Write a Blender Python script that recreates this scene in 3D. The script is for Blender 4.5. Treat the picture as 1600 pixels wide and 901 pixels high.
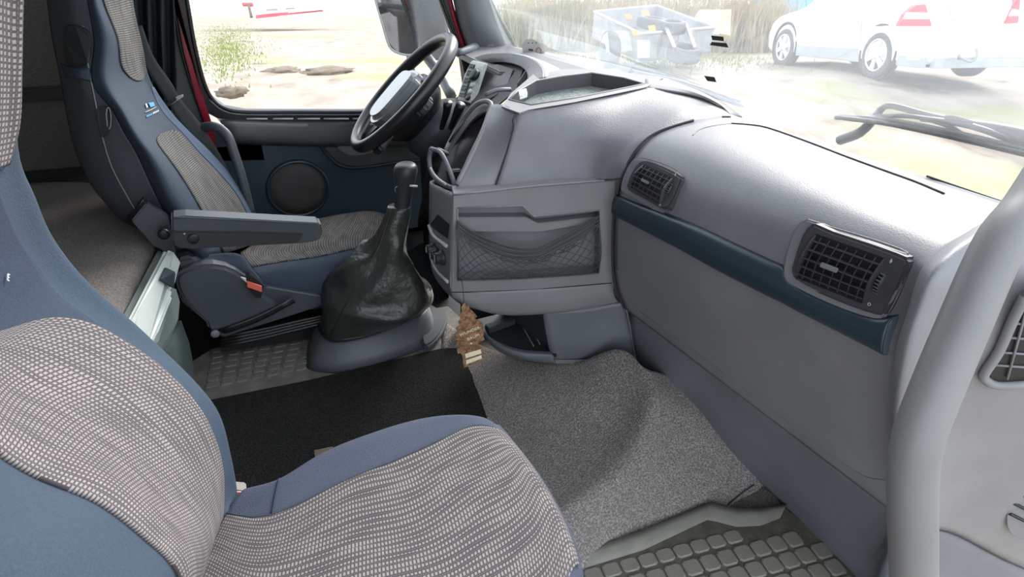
import bpy, bmesh, math, random
from mathutils import Vector, Matrix
from mathutils.bvhtree import BVHTree
from mathutils.geometry import tessellate_polygon
random.seed(7)
SC = bpy.context.scene
for o in list(bpy.data.objects): bpy.data.objects.remove(o)

# ------------------------------------------------------------------ camera
CAM = Vector((0, 0, 1.25)); F = 1000.0
PITCH, YAW, ROLL = math.radians(32), math.radians(24), math.radians(1.5)
F0 = Vector((math.cos(PITCH)*math.sin(YAW), math.cos(PITCH)*math.cos(YAW), -math.sin(PITCH)))
R0 = Vector((math.cos(YAW), -math.sin(YAW), 0))
U0 = R0.cross(F0)
RT = R0*math.cos(ROLL) + U0*math.sin(ROLL)
UP = -R0*math.sin(ROLL) + U0*math.cos(ROLL)
cd = bpy.data.cameras.new('camera'); cam = bpy.data.objects.new('camera', cd)
SC.collection.objects.link(cam)
cam.matrix_world = Matrix(((RT.x, UP.x, -F0.x, CAM.x), (RT.y, UP.y, -F0.y, CAM.y), (RT.z, UP.z, -F0.z, CAM.z), (0, 0, 0, 1)))
cd.sensor_width = 36; cd.lens = 36*F/1600; cd.clip_start = .02; cd.clip_end = 500
SC.camera = cam

# ------------------------------------------------------------------ world, sun, exposure
w = bpy.data.worlds.new('sky'); SC.world = w; w.use_nodes = True
bg = w.node_tree.nodes['Background']
bg.inputs[0].default_value = (.84, .93, 1.0, 1); bg.inputs[1].default_value = 1.85
sd = bpy.data.lights.new('sun', 'SUN'); sd.energy = 3.2; sd.angle = math.radians(25); sd.color = (1, .95, .87)
sun = bpy.data.objects.new('sun', sd); SC.collection.objects.link(sun)
sun.rotation_euler = Vector((-.66, -.56, -.50)).to_track_quat('-Z', 'Y').to_euler()
SC.view_settings.view_transform = 'Standard'; SC.view_settings.look = 'None'
SC.view_settings.gamma = 1; SC.view_settings.use_curve_mapping = False
SC.view_settings.exposure = 0.7

# ------------------------------------------------------------------ helpers: picture point to place
def ray(px, py):
    return F0 + RT*((px-800)/F) + UP*((450.5-py)/F)
def P(px, py, x=None, y=None, z=None, d=None):
    r = ray(px, py)
    t = d if d is not None else (x-CAM.x)/r.x if x is not None else (y-CAM.y)/r.y if y is not None else (z-CAM.z)/r.z
    return CAM + r*t
V = Vector

# ------------------------------------------------------------------ materials
MATS = {}
def base(name, col, rough=.5, metal=0, spec=.5):
    m = bpy.data.materials.new(name); m.use_nodes = True
    b = m.node_tree.nodes['Principled BSDF']
    b.inputs['Base Color'].default_value = (*col, 1); b.inputs['Roughness'].default_value = rough
    b.inputs['Metallic'].default_value = metal; b.inputs['Specular IOR Level'].default_value = spec
    MATS[name] = m
    return m, m.node_tree, b
def N(nt, t, **k):
    n = nt.nodes.new(t)
    for a, v in k.items(): setattr(n, a, v)
    return n
def mth(nt, op, a, b=None, c=None):
    n = N(nt, 'ShaderNodeMath', operation=op)
    for i, v in enumerate((a, b, c)):
        if v is None: continue
        if isinstance(v, (int, float)): n.inputs[i].default_value = v
        else: nt.links.new(v, n.inputs[i])
    return n.outputs[0]
def mix(nt, f, a, b):
    n = N(nt, 'ShaderNodeMix', data_type='RGBA')
    for s, v in ((0, f), (6, a), (7, b)):
        if isinstance(v, (int, float)): n.inputs[s].default_value = v
        elif isinstance(v, tuple): n.inputs[s].default_value = (*v, 1)
        else: nt.links.new(v, n.inputs[s])
    return n.outputs[2]
def noise(nt, scale, vec=None, detail=2.0, out=0):
    n = N(nt, 'ShaderNodeTexNoise'); n.inputs['Scale'].default_value = scale; n.inputs['Detail'].default_value = detail
    if vec is None: vec = N(nt, 'ShaderNodeTexCoord').outputs['Object']
    nt.links.new(vec, n.inputs['Vector'])
    return n.outputs[out]
def bump(nt, b, h, strength, dist=.001):
    n = N(nt, 'ShaderNodeBump'); n.inputs['Strength'].default_value = strength; n.inputs['Distance'].default_value = dist
    nt.links.new(h, n.inputs['Height']); nt.links.new(n.outputs[0], b.inputs['Normal'])
def ramp(nt, f, a, b):
    n = N(nt, 'ShaderNodeMapRange'); n.inputs[1].default_value = a; n.inputs[2].default_value = b
    nt.links.new(f, n.inputs[0]); return n.outputs[0]
def plastic(name, col, rough=.45, grain=500, st=.25, dirt=.12, spec=.5):
    m, nt, b = base(name, col, rough, spec=spec)
    f = ramp(nt, noise(nt, 6, detail=5), .35, .75)
    nt.links.new(mix(nt, f, tuple(c*(1-dirt) for c in col), tuple(min(1, c*(1+dirt)) for c in col)), b.inputs['Base Color'])
    v = N(nt, 'ShaderNodeTexVoronoi'); v.inputs['Scale'].default_value = grain
    nt.links.new(N(nt, 'ShaderNodeTexCoord').outputs['Object'], v.inputs['Vector'])
    bump(nt, b, v.outputs['Distance'], st, .0006)
    return m
def speck(name, c1, c2, scale, rough=.9, st=.8, dist=.002, spec=.3):
    m, nt, b = base(name, c1, rough, spec=spec)
    f = ramp(nt, noise(nt, scale, detail=4), .38, .62)
    col = mix(nt, f, c1, c2)
    f2 = ramp(nt, noise(nt, 5, detail=3), .4, .8)
    col = mix(nt, mth(nt, 'MULTIPLY', f2, .35), col, tuple(c*.75+.01 for c in c1))
    nt.links.new(col, b.inputs['Base Color']); bump(nt, b, f, st, dist)
    return m
GREY = plastic('dash_grey', (.185, .182, .198), .42, 420, .35)
GREY2 = plastic('console_grey', (.185, .182, .192), .5, 900, .15)
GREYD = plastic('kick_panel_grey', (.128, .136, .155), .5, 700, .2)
LEAD = plastic('leather_pad_grey', (.16, .156, .175), .48, 260, .55)
HAND = plastic('handle_grey', (.165, .16, .163), .5, 900, .08)
DARK = plastic('dark_plastic', (.022, .024, .027), .45, 700, .2)
BLK = plastic('black_plastic', (.008, .008, .009), .4, 700, .1)
RUB = plastic('rubber_black', (.012, .012, .013), .35, 300, .1)
BLUED = plastic('dark_blue_trim', (.022, .036, .050), .32, 1200, .05, .05)
BLUEP = plastic('dark_blue_door', (.030, .050, .066), .5, 900, .15)
DKBLUE = plastic('slate_plastic', (.045, .052, .063), .45, 700, .2)
RED = plastic('red_paint', (.20, .008, .018), .25, 10, 0)
VENTM = plastic('vent_grey', (.052, .050, .056), .38, 900, .1)
SILV = plastic('silver_plastic', (.46, .49, .47), .4, 900, .05)
LOCK = plastic('locker_grey_green', (.16, .19, .185), .5, 700, .1)
CHROME = base('chrome', (.7, .7, .72), .2, 1)[0]
WHITEP = plastic('white_paint', (.85, .86, .86), .25, 10, 0, .02)
LAMPR = plastic('lamp_red', (.75, .06, .10), .3, 50, .1)
ORANGE = plastic('orange_plastic', (.85, .32, .12), .5, 50, 0)
YELLOW = plastic('yellow_plastic', (.85, .60, .05), .5, 50, 0)
BUCKR = plastic('buckle_red', (.65, .12, .09), .4, 50, 0)
LEATHER = speck('black_leather', (.028, .030, .028), (.036, .038, .036), 60, .30, .25, .003, .5)
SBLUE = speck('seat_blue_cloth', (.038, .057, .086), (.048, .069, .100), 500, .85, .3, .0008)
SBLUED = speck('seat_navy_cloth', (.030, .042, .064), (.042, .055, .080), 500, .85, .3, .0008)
CARPET = speck('grey_carpet', (.155, .139, .134), (.38, .345, .332), 260, .95, .9, .003)
BLKMAT = speck('black_carpet', (.014, .014, .0145), (.040, .038, .036), 300, .97, .9, .003, .1)
MATTR = speck('mattress_cloth', (.11, .097, .09), (.165, .146, .137), 220, .95, .5, .001, .2)
LINING = speck('lining_cloth', (.065, .060, .054), (.09, .083, .075), 200, .95, .4, .001, .1)
CURT = speck('curtain_cloth', (.02, .024, .028), (.032, .036, .04), 200, .95, .3, .001, .1)
RMAT = speck('rubber_mat_brown', (.15, .142, .122), (.23, .215, .185), 30, .42, .2, .001, .5)
RMATG = speck('rubber_mat_groove', (.075, .066, .052), (.115, .10, .08), 40, .5, .2, .001, .5)
RMATL = speck('rubber_mat_lip', (.15, .145, .125), (.19, .18, .155), 20, .4, .2, .001, .5)
RDUST = speck('dusty_rubber', (.13, .122, .107), (.19, .18, .16), 25, .6, .3, .001, .3)
BELT = speck('belt_webbing', (.035, .037, .040), (.05, .052, .055), 900, .6, .4, .0005)
NETM = plastic('net_cord', (.055, .055, .058), .7, 900, .4)
ALU = base('aluminium', (.6, .6, .6), .35, .8)[0]
TRAIL = plastic('galvanised_sheet', (.36, .37, .40), .5, 5, .1, .2)
TYRE = plastic('tyre_rubber', (.10, .105, .12), .8, 60, .3)
BARK = plastic('weathered_wood', (.2, .14, .1), .9, 40, .5)
FENCEB = plastic('blue_sheet', (.15, .4, .75), .5, 5, 0)
CONC = plastic('concrete', (.55, .53, .5), .9, 20, .3)
HUTW = plastic('hut_white', (.85, .84, .82), .8, 5, 0)
HUTR = plastic('hut_red_base', (.60, .10, .14), .8, 5, 0)
REED = speck('dry_reeds', (.36, .28, .17), (.56, .46, .31), 3, .9, .1, .01)
LEAF = speck('hedge_leaf', (.22, .22, .12), (.40, .35, .22), 2, .9, .1, .01)
GRASS = speck('grass_blade', (.22, .28, .07), (.36, .37, .15), 2, .9, .1, .01)
STICK = plastic('sticker_pale', (.8, .8, .76), .5, 5, 0)
BRONZE = None

def fabric(name, dark, light, rows=.0082, dash=.0046, amp=.0045):
    m, nt, b = base(name, dark, .9, spec=.15)
    uv = N(nt, 'ShaderNodeTexCoord').outputs['UV']
    sx = N(nt, 'ShaderNodeSeparateXYZ'); nt.links.new(uv, sx.inputs[0]); u, v = sx.outputs[1], sx.outputs[0]
    mp = N(nt, 'ShaderNodeMapping'); nt.links.new(uv, mp.inputs[0]); mp.inputs['Scale'].default_value = (1, .55, 1)
    nz = noise(nt, 11, mp.outputs[0], 1.0)
    vv = mth(nt, 'ADD', v, mth(nt, 'MULTIPLY', mth(nt, 'SUBTRACT', nz, .5), amp*6))
    vv = mth(nt, 'ADD', vv, mth(nt, 'MULTIPLY', mth(nt, 'SINE', mth(nt, 'MULTIPLY', u, 38)), amp*.6))
    rw = mth(nt, 'DIVIDE', vv, rows)
    fr = mth(nt, 'FRACT', rw); tri = mth(nt, 'ABSOLUTE', mth(nt, 'SUBTRACT', fr, .5))
    mp2 = N(nt, 'ShaderNodeMapping'); nt.links.new(uv, mp2.inputs[0]); mp2.inputs['Scale'].default_value = (1.6, .35, 1)
    th = mth(nt, 'MULTIPLY_ADD', noise(nt, 45, mp2.outputs[0], 1), .62, -.06)
    rowm = mth(nt, 'LESS_THAN', tri, th)
    ru = mth(nt, 'ADD', mth(nt, 'DIVIDE', u, dash), mth(nt, 'MULTIPLY', mth(nt, 'FLOOR', rw), .12))
    dm = mth(nt, 'LESS_THAN', mth(nt, 'FRACT', ru), .58)
    # thin secondary line between bold rows
    thin = mth(nt, 'MULTIPLY', mth(nt, 'GREATER_THAN', tri, .44), mth(nt, 'LESS_THAN', mth(nt, 'FRACT', mth(nt, 'MULTIPLY', ru, 1.5)), .5))
    f = mth(nt, 'MAXIMUM', mth(nt, 'MULTIPLY', rowm, dm), mth(nt, 'MULTIPLY', thin, .45))
    nt.links.new(mix(nt, f, dark, light), b.inputs['Base Color'])
    bump(nt, b, f, .5, .0006)
    return m
FAB = fabric('check_cloth', (.080, .071, .078), (.29, .258, .25))
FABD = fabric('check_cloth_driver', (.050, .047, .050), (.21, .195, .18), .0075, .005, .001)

def glass(name, haze, tint=(1, 1, 1)):
    m = bpy.data.materials.new(name); m.use_nodes = True; nt = m.node_tree
    nt.nodes.remove(nt.nodes['Principled BSDF']); out = nt.nodes['Material Output']
    tr = N(nt, 'ShaderNodeBsdfTransparent'); tr.inputs[0].default_value = (*tint, 1)
    gl = N(nt, 'ShaderNodeBsdfGlossy'); gl.inputs['Roughness'].default_value = .02
    tl = N(nt, 'ShaderNodeBsdfTranslucent'); tl.inputs[0].default_value = (.95, .97, 1, 1)
    fr = N(nt, 'ShaderNodeFresnel'); fr.inputs[0].default_value = 1.45
    m1 = N(nt, 'ShaderNodeMixShader'); m2 = N(nt, 'ShaderNodeMixShader')
    nt.links.new(mth(nt, 'MULTIPLY', fr.outputs[0], .35), m1.inputs[0])
    nt.links.new(tr.outputs[0], m1.inputs[1]); nt.links.new(gl.outputs[0], m1.inputs[2])
    h = mth(nt, 'MULTIPLY_ADD', ramp(nt, noise(nt, 3), .3, .7), haze*.2, haze*.9)
    nt.links.new(h, m2.inputs[0]); nt.links.new(m1.outputs[0], m2.inputs[1]); nt.links.new(tl.outputs[0], m2.inputs[2])
    nt.links.new(m2.outputs[0], out.inputs[0])
    return m
GLASS = glass('hazed_windscreen_glass', .06); GLASSD = glass('door_glass', .008);  # white translucency mixed into the windscreen imitates its washed-out reflection veil
MIRR = base('mirror_glass', (.42, .42, .42), .03, 1)[0]

# ------------------------------------------------------------------ helpers: objects
def link(o): SC.collection.objects.link(o); return o
def thing(name, label, cat, loc=(0, 0, 0), group=None):
    o = bpy.data.objects.new(name, None); link(o); o.location = loc; o.empty_display_size = .05
    o['label'] = label; o['category'] = cat
    if group: o['group'] = group
    return o
def tag(o, label, cat, group=None, kind=None):
    o['label'] = label; o['category'] = cat
    if group: o['group'] = group
    if kind: o['kind'] = kind
    return o
def par(o, p):
    if p is not None:
        o.parent = p
        m = Matrix.Translation(-Vector(p.location)) if p.type == 'EMPTY' else Matrix.Identity(4)
        q = p.parent
        o.matrix_parent_inverse = m if p.type == 'EMPTY' else Matrix.Identity(4)
    return o
def mk(name, verts, faces, mat, parent=None, smooth=True, uvs=None):
    me = bpy.data.meshes.new(name); me.from_pydata([tuple(v) for v in verts], [], faces); me.update()
    if uvs:
        l = me.uv_layers.new(name='UVMap')
        for lp in me.loops: l.data[lp.index].uv = uvs[lp.vertex_index]
    if smooth: me.polygons.foreach_set('use_smooth', [True]*len(me.polygons))
    o = bpy.data.objects.new(name, me); link(o)
    if mat: me.materials.append(mat)
    return par(o, parent)
def bmo(name, bm, mat, parent=None, smooth=False):
    bmesh.ops.recalc_face_normals(bm, faces=bm.faces)
    me = bpy.data.meshes.new(name); bm.to_mesh(me); bm.free()
    if smooth: me.polygons.foreach_set('use_smooth', [True]*len(me.polygons))
    o = bpy.data.objects.new(name, me); link(o); me.materials.append(mat)
    return par(o, parent)
def struct(o): o['kind'] = 'structure'; return o
def label(o, s): o['label'] = s; return o
def cr(pts, t):                                  # Catmull-Rom through a list at parameter t
    n = len(pts)
    if n == 1: return pts[0]
    i = max(0, min(n-2, int(math.floor(t)))); f = t-i
    p1, p2 = pts[i], pts[i+1]
    p0 = pts[i-1] if i > 0 else p1*2-p2
    p3 = pts[i+2] if i+2 < n else p2*2-p1
    return .5*((2*p1)+(p2-p0)*f+(2*p0-5*p1+4*p2-p3)*f*f+(3*p1-p0-3*p2+p3)*f*f*f)
class Surf:
    def __init__(s, rows): s.rows = [[V(p) for p in r] for r in rows]; s.nr = len(rows)-1; s.nc = len(rows[0])-1
    def pt(s, u, v): return cr([cr(r, u) for r in s.rows], v)
    def nrm(s, u, v):
        e = .02
        n = (s.pt(u+e, v)-s.pt(u-e, v)).cross(s.pt(u, v+e)-s.pt(u, v-e))
        return n.normalized() if n.length > 0 else V((0, 0, 1))
    def mesh(s, name, mat, parent=None, k=6, kv=None, thick=0, sign=1, uv=(0, 0)):
        kv = kv or k; nu, nv = s.nc*k+1, s.nr*kv+1
        g = [[s.pt(i/k, j/kv) for i in range(nu)] for j in range(nv)]
        return gridmesh(name, g, mat, parent, thick, sign, s)
    def patch(s, name, spec, mat, parent=None, off=.0015, n=24, m=24, thick=.003, k=None, sign=1):
        # spec: list of (v, uL, uR); sheet laid on the surface between the two edge curves
        pts = [V(q) for q in spec]; g = []
        ctr = sum((s.pt(q.y*.5+q.z*.5, q.x) for q in pts), V())/len(pts)
        for j in range(m+1):
            q = cr(pts, j/m*(len(pts)-1)); row = []
            for i in range(n+1):
                u = q.y+(q.z-q.y)*i/n
                nn = s.nrm(u, q.x)
                row.append(s.pt(u, q.x)+nn*(off*sign))
            g.append(row)
        return gridmesh(name, g, mat, parent, thick, -sign if thick else 1, s)
    def bvh(s, k=8):
        nu, nv = s.nc*k+1, s.nr*k+1
        vs = [s.pt(i/k, j/k) for j in range(nv) for i in range(nu)]
        fs = [(j*nu+i, j*nu+i+1, (j+1)*nu+i+1, (j+1)*nu+i) for j in range(nv-1) for i in range(nu-1)]
        s.tree = BVHTree.FromPolygons(vs, fs); return s
    def hit(s, px, py, off=0):
        r = ray(px, py).normalized(); l, n, i, d = s.tree.ray_cast(CAM, r)
        if l is None:
            l, n, i, d = s.tree.find_nearest(CAM+r*1.0); print('MISS', px, py)
        if n.dot(r) > 0: n = -n
        return l+n*off
def gridmesh(name, g, mat, parent=None, thick=0, sign=1, s=None):
    nv, nu = len(g), len(g[0])
    mr, mc = g[nv//2], [r[nu//2] for r in g]
    cu = [0]; cv = [0]
    for i in range(1, nu): cu.append(cu[-1]+(mr[i]-mr[i-1]).length)
    for j in range(1, nv): cv.append(cv[-1]+(mc[j]-mc[j-1]).length)
    vs = [p for r in g for p in r]; uvs = [(cu[i], cv[j]) for j in range(nv) for i in range(nu)]
    fs = [(j*nu+i, j*nu+i+1, (j+1)*nu+i+1, (j+1)*nu+i) for j in range(nv-1) for i in range(nu-1)]
    o = mk(name, vs, fs, mat, parent, True, uvs)
    if thick:
        m = o.modifiers.new('thick', 'SOLIDIFY'); m.thickness = thick; m.offset = sign; m.use_even_offset = False
    return o
def camsign(rows):                               # solidify sign that pushes thickness away from the camera
    a = rows[0][0]; b = rows[0][-1]; c = rows[-1][0]
    n = (V(b)-V(a)).cross(V(c)-V(a)); return -1 if n.dot(CAM-V(a)) > 0 else 1
def surf(name, rows, mat, parent=None, k=6, thick=.004, kv=None, sign=None):
    s = Surf(rows); return s.mesh(name, mat, parent, k, kv, thick, camsign(rows) if sign is None else sign)
def smoothclosed(pts, k):
    n = len(pts); out = []
    for i in range(n):
        p0, p1, p2, p3 = pts[i-1], pts[i], pts[(i+1) % n], pts[(i+2) % n]
        for j in range(k):
            f = j/k; out.append(.5*((2*p1)+(p2-p0)*f+(2*p0-5*p1+4*p2-p3)*f*f+(3*p1-p0-3*p2+p3)*f*f*f))
    return out
def slab(name, pts, vec, mat, parent=None, bev=0, k=1, seg=2):   # outline extruded along a vector, bevelled
    pts = [V(p) for p in pts]
    if k > 1: pts = smoothclosed(pts, k)
    bm = bmesh.new(); vs = [bm.verts.new(p) for p in pts]
    f = bm.faces.new(vs)
    r = bmesh.ops.extrude_face_region(bm, geom=[f])
    bmesh.ops.translate(bm, verts=[e for e in r['geom'] if isinstance(e, bmesh.types.BMVert)], vec=V(vec))
    bmesh.ops.recalc_face_normals(bm, faces=bm.faces)
    if bev:
        ed = [e for e in bm.edges if len(e.link_faces) == 2 and e.calc_face_angle(0) > .6]
        bmesh.ops.bevel(bm, geom=ed, offset=bev, segments=seg, affect='EDGES', clamp_overlap=True)
    return bmo(name, bm, mat, parent)
def box(name, c, ax, dims, mat, parent=None, bev=0, seg=2):      # oriented box; ax = three unit vectors
    bm = bmesh.new(); bmesh.ops.create_cube(bm, size=1)
    if bev:
        for v in bm.verts: v.co = V((v.co.x*dims[0], v.co.y*dims[1], v.co.z*dims[2]))
        bmesh.ops.bevel(bm, geom=bm.edges[:], offset=bev, segments=seg, affect='EDGES', clamp_overlap=True)
        d = (1, 1, 1)
    else: d = dims
    for v in bm.verts: v.co = V(c)+V(ax[0])*(v.co.x*d[0])+V(ax[1])*(v.co.y*d[1])+V(ax[2])*(v.co.z*d[2])
    return bmo(name, bm, mat, parent)
def bx(name, a, b, mat, parent=None, bev=0):                      # axis box from two corners
    a, b = V(a), V(b)
    return box(name, (a+b)/2, (V((1, 0, 0)), V((0, 1, 0)), V((0, 0, 1))), [abs(b[i]-a[i]) for i in range(3)], mat, parent, bev)
def tubeg(bm, pts, r, seg=8, k=4, flat=None):
    pts = [V(p) for p in pts]; n = (len(pts)-1)*k+1
    path = [cr(pts, i/k) for i in range(n)]
    rr = r if isinstance(r, (list, tuple)) else [r]*len(pts)
    rad = [cr([V((q, 0, 0)) for q in rr], i/k).x for i in range(n)]
    rings = []; up = None
    for i, p in enumerate(path):
        t = (path[min(i+1, n-1)]-path[max(i-1, 0)]).normalized()
        if up is None: up = t.orthogonal().normalized() if flat is None else flat
        s = t.cross(up).normalized(); up = s.cross(t).normalized()
        fl = 1 if flat is None else .35
        rings.append([bm.verts.new(p+(s*math.cos(a)+up*math.sin(a)*fl)*rad[i]) for a in [2*math.pi*q/seg for q in range(seg)]])
    for a, b in zip(rings, rings[1:]):
        for q in range(seg): bm.faces.new((a[q], a[(q+1) % seg], b[(q+1) % seg], b[q]))
    bm.faces.new(rings[0]); bm.faces.new(rings[-1])
def tube(name, pts, r, mat, parent=None, seg=10, k=4, flat=None):
    bm = bmesh.new(); tubeg(bm, pts, r, seg, k, flat); return bmo(name, bm, mat, parent, True)
def loft(name, loops, mat, parent=None, k=1, caps=True):          # closed loops of equal count, smoothed along
    L = len(loops); n = len(loops[0]); m = (L-1)*k+1
    cols = [[V(l[i]) for l in loops] for i in range(n)]
    vs = [cr(cols[i], j/k) for j in range(m) for i in range(n)]
    fs = [(j*n+i, j*n+(i+1) % n, (j+1)*n+(i+1) % n, (j+1)*n+i) for j in range(m-1) for i in range(n)]
    if caps: fs += [tuple(range(n)), tuple(range((m-1)*n, m*n))]
    me = bpy.data.meshes.new(name); me.from_pydata([tuple(v) for v in vs], [], fs)
    bm = bmesh.new(); bm.from_mesh(me); bpy.data.meshes.remove(me)
    return bmo(name, bm, mat, parent, True)
def lathe(name, c, axis, prof, mat, parent=None, seg=24, ref=None, a0=0, a1=2*math.pi):
    axis = V(axis).normalized(); s = (V(ref) if ref else axis.orthogonal()).normalized(); t = axis.cross(s)
    bm = bmesh.new(); rings = []
    for r, h in prof: rings.append([bm.verts.new(V(c)+axis*h+(s*math.cos(2*math.pi*q/seg)+t*math.sin(2*math.pi*q/seg))*max(r, 1e-5)) for q in range(seg)])
    for a, b in zip(rings, rings[1:]):
        for q in range(seg): bm.faces.new((a[q], a[(q+1) % seg], b[(q+1) % seg], b[q]))
    bm.faces.new(rings[0]); bm.faces.new(rings[-1])
    o = bmo(name, bm, mat, parent, True)
    return o
def text(name, body, o0, xd, yd, size, mat, parent, ext=.0004):
    cu = bpy.data.curves.new(name, 'FONT'); cu.body = body; cu.size = 1; cu.extrude = ext/size; cu.resolution_u = 2
    to = bpy.data.objects.new(name, cu); link(to); bpy.context.view_layer.update()
    me = bpy.data.meshes.new_from_object(to.evaluated_get(bpy.context.evaluated_depsgraph_get()))
    bpy.data.objects.remove(to)
    xd, yd = V(xd).normalized(), V(yd).normalized(); zd = xd.cross(yd)
    for v in me.vertices: v.co = V(o0)+(xd*v.co.x+yd*v.co.y+zd*v.co.z)*size
    o = bpy.data.objects.new(name, me); link(o); me.materials.clear(); me.materials.append(mat)
    return par(o, parent)
def lerp(a, b, t): return V(a)*(1-t)+V(b)*t
def quadpt(q, s, t): return lerp(lerp(q[0], q[1], s), lerp(q[3], q[2], s), t)   # q = TL, TR, BR, BL
exec_parts = []
X, Y, Z = V((1, 0, 0)), V((0, 1, 0)), V((0, 0, 1))
# ================================================================== ground outside (tilted gently away)
GA, GB, GC = P(1362, 122, d=9.6), P(1220, 103, d=11.6), P(450, 110, d=9.5)
GN = (GB-GA).cross(GC-GA).normalized()
if GN.z < 0: GN = -GN
def gz(x, y): return min(-1.02, GA.z-((x-GA.x)*GN.x+(y-GA.y)*GN.y)/GN.z)
def G(px, py):
    r = ray(px, py); return CAM+r*((GA-CAM).dot(GN)/r.dot(GN))
m, nt, b = base('dry_yard_ground', (.5, .42, .33), .95, spec=.1)
f1 = ramp(nt, noise(nt, .55, detail=4), .52, .66); f2 = ramp(nt, noise(nt, 2.6, detail=6), .35, .75)
f3 = ramp(nt, noise(nt, 1.3, detail=9), .60, .70)
c = mix(nt, f2, (.36, .315, .275), (.25, .20, .158))
c = mix(nt, mth(nt, 'MULTIPLY', f1, .75), c, (.24, .26, .11)); c = mix(nt, mth(nt, 'MULTIPLY', f3, .6), c, (.13, .105, .08))
nt.links.new(c, b.inputs['Base Color']); bump(nt, b, f2, .5, .03)
gv = []; gf = []; n_ = 60
for j in range(n_+1):
    for i in range(n_+1):
        x, y = -45+i*100/n_, -20+j*90/n_
        gv.append((x, y, gz(x, y)+.03*math.sin(x*1.7)*math.sin(y*1.3)))
gf = [(j*(n_+1)+i, j*(n_+1)+i+1, (j+1)*(n_+1)+i+1, (j+1)*(n_+1)+i) for j in range(n_) for i in range(n_)]
struct(mk('ground', gv, gf, m))

# ================================================================== cab shell
FZ = .11
struct(bx('floor', (-1.0, 1.02, -.02), (1.05, 2.2, FZ-.005), RUB))
struct(bx('floor', (-.55, .02, -.06), (1.1, 1.02, -.022), RUB))
struct(bx('wall_rear', (-1.04, .02, -.02), (-1.0, 2.2, 2.0), LINING))
struct(bx('ceiling', (-1.04, .02, 2.0), (.62, 2.24, 2.05), LINING))
struct(bx('wall_left', (-1.0, 2.16, -.02), (-.235, 2.2, 2.0), LINING))
struct(bx('wall_right', (-1.0, .02, -.02), (-.50, .06, 2.0), LINING))
struct(bx('wall_left', (-.235, 2.20, -.02), (1.1, 2.24, .12), RUB))
struct(bx('wall_front', (1.10, .55, -.05), (1.14, 1.8, .77), RUB))
t = struct(bx('trim_1', (-.86, 2.135, .47), (-.25, 2.159, .515), BLK))
yb = 2.155
struct(slab('trim_2', [P(0, 138, y=yb), P(112, 132, y=yb), P(116, 152, y=yb), P(0, 160, y=yb)], (0, -.014, 0), BLK, None, .004))
struct(slab('trim_3', [P(20, 268, y=yb), P(140, 258, y=yb), P(150, 290, y=yb), P(20, 296, y=yb)], (0, -.03, 0), BLK, None, .006))

struct(bx('wall_left', (-.24, 2.20, .12), (.06, 2.24, .52), BLUEP))
# carpet over the engine tunnel, one smooth surface with its ridge
rows = [
 [P(690, 500, z=.118), P(765, 545, z=.13), P(880, 568, z=.17), P(965, 545, z=.26), P(1008, 575, z=.26), P(1050, 590, z=.23), P(1130, 650, z=.14), P(1240, 740, z=.0)],
 [P(690, 545, z=.114), P(760, 590, z=.125), P(870, 610, z=.15), P(975, 605, z=.205), P(1025, 620, z=.228), P(1065, 640, z=.185), P(1130, 700, z=.09), P(1215, 785, z=-.012)],
 [P(680, 590, z=.112), P(755, 630, z=.117), P(855, 660, z=.12), P(960, 665, z=.145), P(1005, 680, z=.165), P(1050, 700, z=.12), P(1100, 745, z=.05), P(1175, 815, z=-.02)],
 [P(660, 640, z=.112), P(740, 680, z=.113), P(830, 710, z=.105), P(915, 725, z=.112), P(965, 738, z=.125), P(1000, 760, z=.09), P(1050, 800, z=.025), P(1110, 845, z=-.02)],
 [P(640, 700, z=.112), P(715, 740, z=.112), P(790, 765, z=.105), P(865, 775, z=.108), P(900, 785, z=.115), P(935, 805, z=.08), P(985, 840, z=.01), P(1040, 885, z=-.02)],
 [P(600, 800, z=.112), P(660, 820, z=.112), P(720, 840, z=.11), P(780, 850, z=.112), P(815, 862, z=.112), P(850, 880, z=.08), P(900, 910, z=.0), P(950, 950, z=-.02)],
]
for r in rows:
    for p in r:
        if p.y > 1.0 and p.z < .117 and p.x < .82: p.z = .117
struct(surf('floor_carpet', rows, CARPET, None, 8, .006))
bxx = P(1225, 770, z=-.018)
CARP = Surf(rows).bvh()
# seam with a corner flap at the far end of the footwell carpet
struct(surf('floor_carpet', [[P(1120, 800, z=.002), P(1180, 752, z=.02), P(1225, 790, z=.004)], [P(1130, 812, z=-.002), P(1190, 790, z=.006), P(1245, 812, z=-.002)], [P(1140, 830, z=-.006), P(1190, 830, z=-.004), P(1260, 840, z=-.006)]], speck('carpet_corner', (.07, .068, .06), (.13, .125, .11), 260), None, 4, .004))
struct(tube('trim_4', [P(1130, 795, z=.008), P(1155, 773, z=.016), P(1178, 757, z=.026)], .0022, BELT, None, 6))

# ================================================================== rubber mat in the passenger footwell
zm = .004
mat_out = [P(895, 872, z=zm), P(1000, 838, z=zm), P(1108, 792, z=zm), P(1122, 796, z=zm), P(1150, 803, z=zm), P(1185, 803, z=zm), P(1226, 796, z=zm), P(1300, 858, z=zm), P(1385, 935, z=zm), P(1200, 1010, z=zm), P(960, 1010, z=zm)]
pm = thing('rubber_floor_mat', 'worn brown rubber floor mat with raised square tiles in the passenger footwell', 'floor mat', mat_out[5])
slab('mat_base', mat_out, (0, 0, .006), RMATG, pm, 0)
lip_in = [P(905, 893, z=zm), P(1005, 862, z=zm), P(1104, 815, z=zm), P(1120, 818, z=zm), P(1150, 826, z=zm), P(1188, 824, z=zm), P(1218, 812, z=zm)]
vs = []; 
for a, b_ in zip(mat_out[:7], lip_in): vs += [a+Z*.004, a+Z*.022, lerp(a, b_, .5)+Z*.021, b_+Z*.007]
fs = [(i*4+q, i*4+q+1, i*4+q+5, i*4+q+4) for i in range(6) for q in range(3)]
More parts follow.
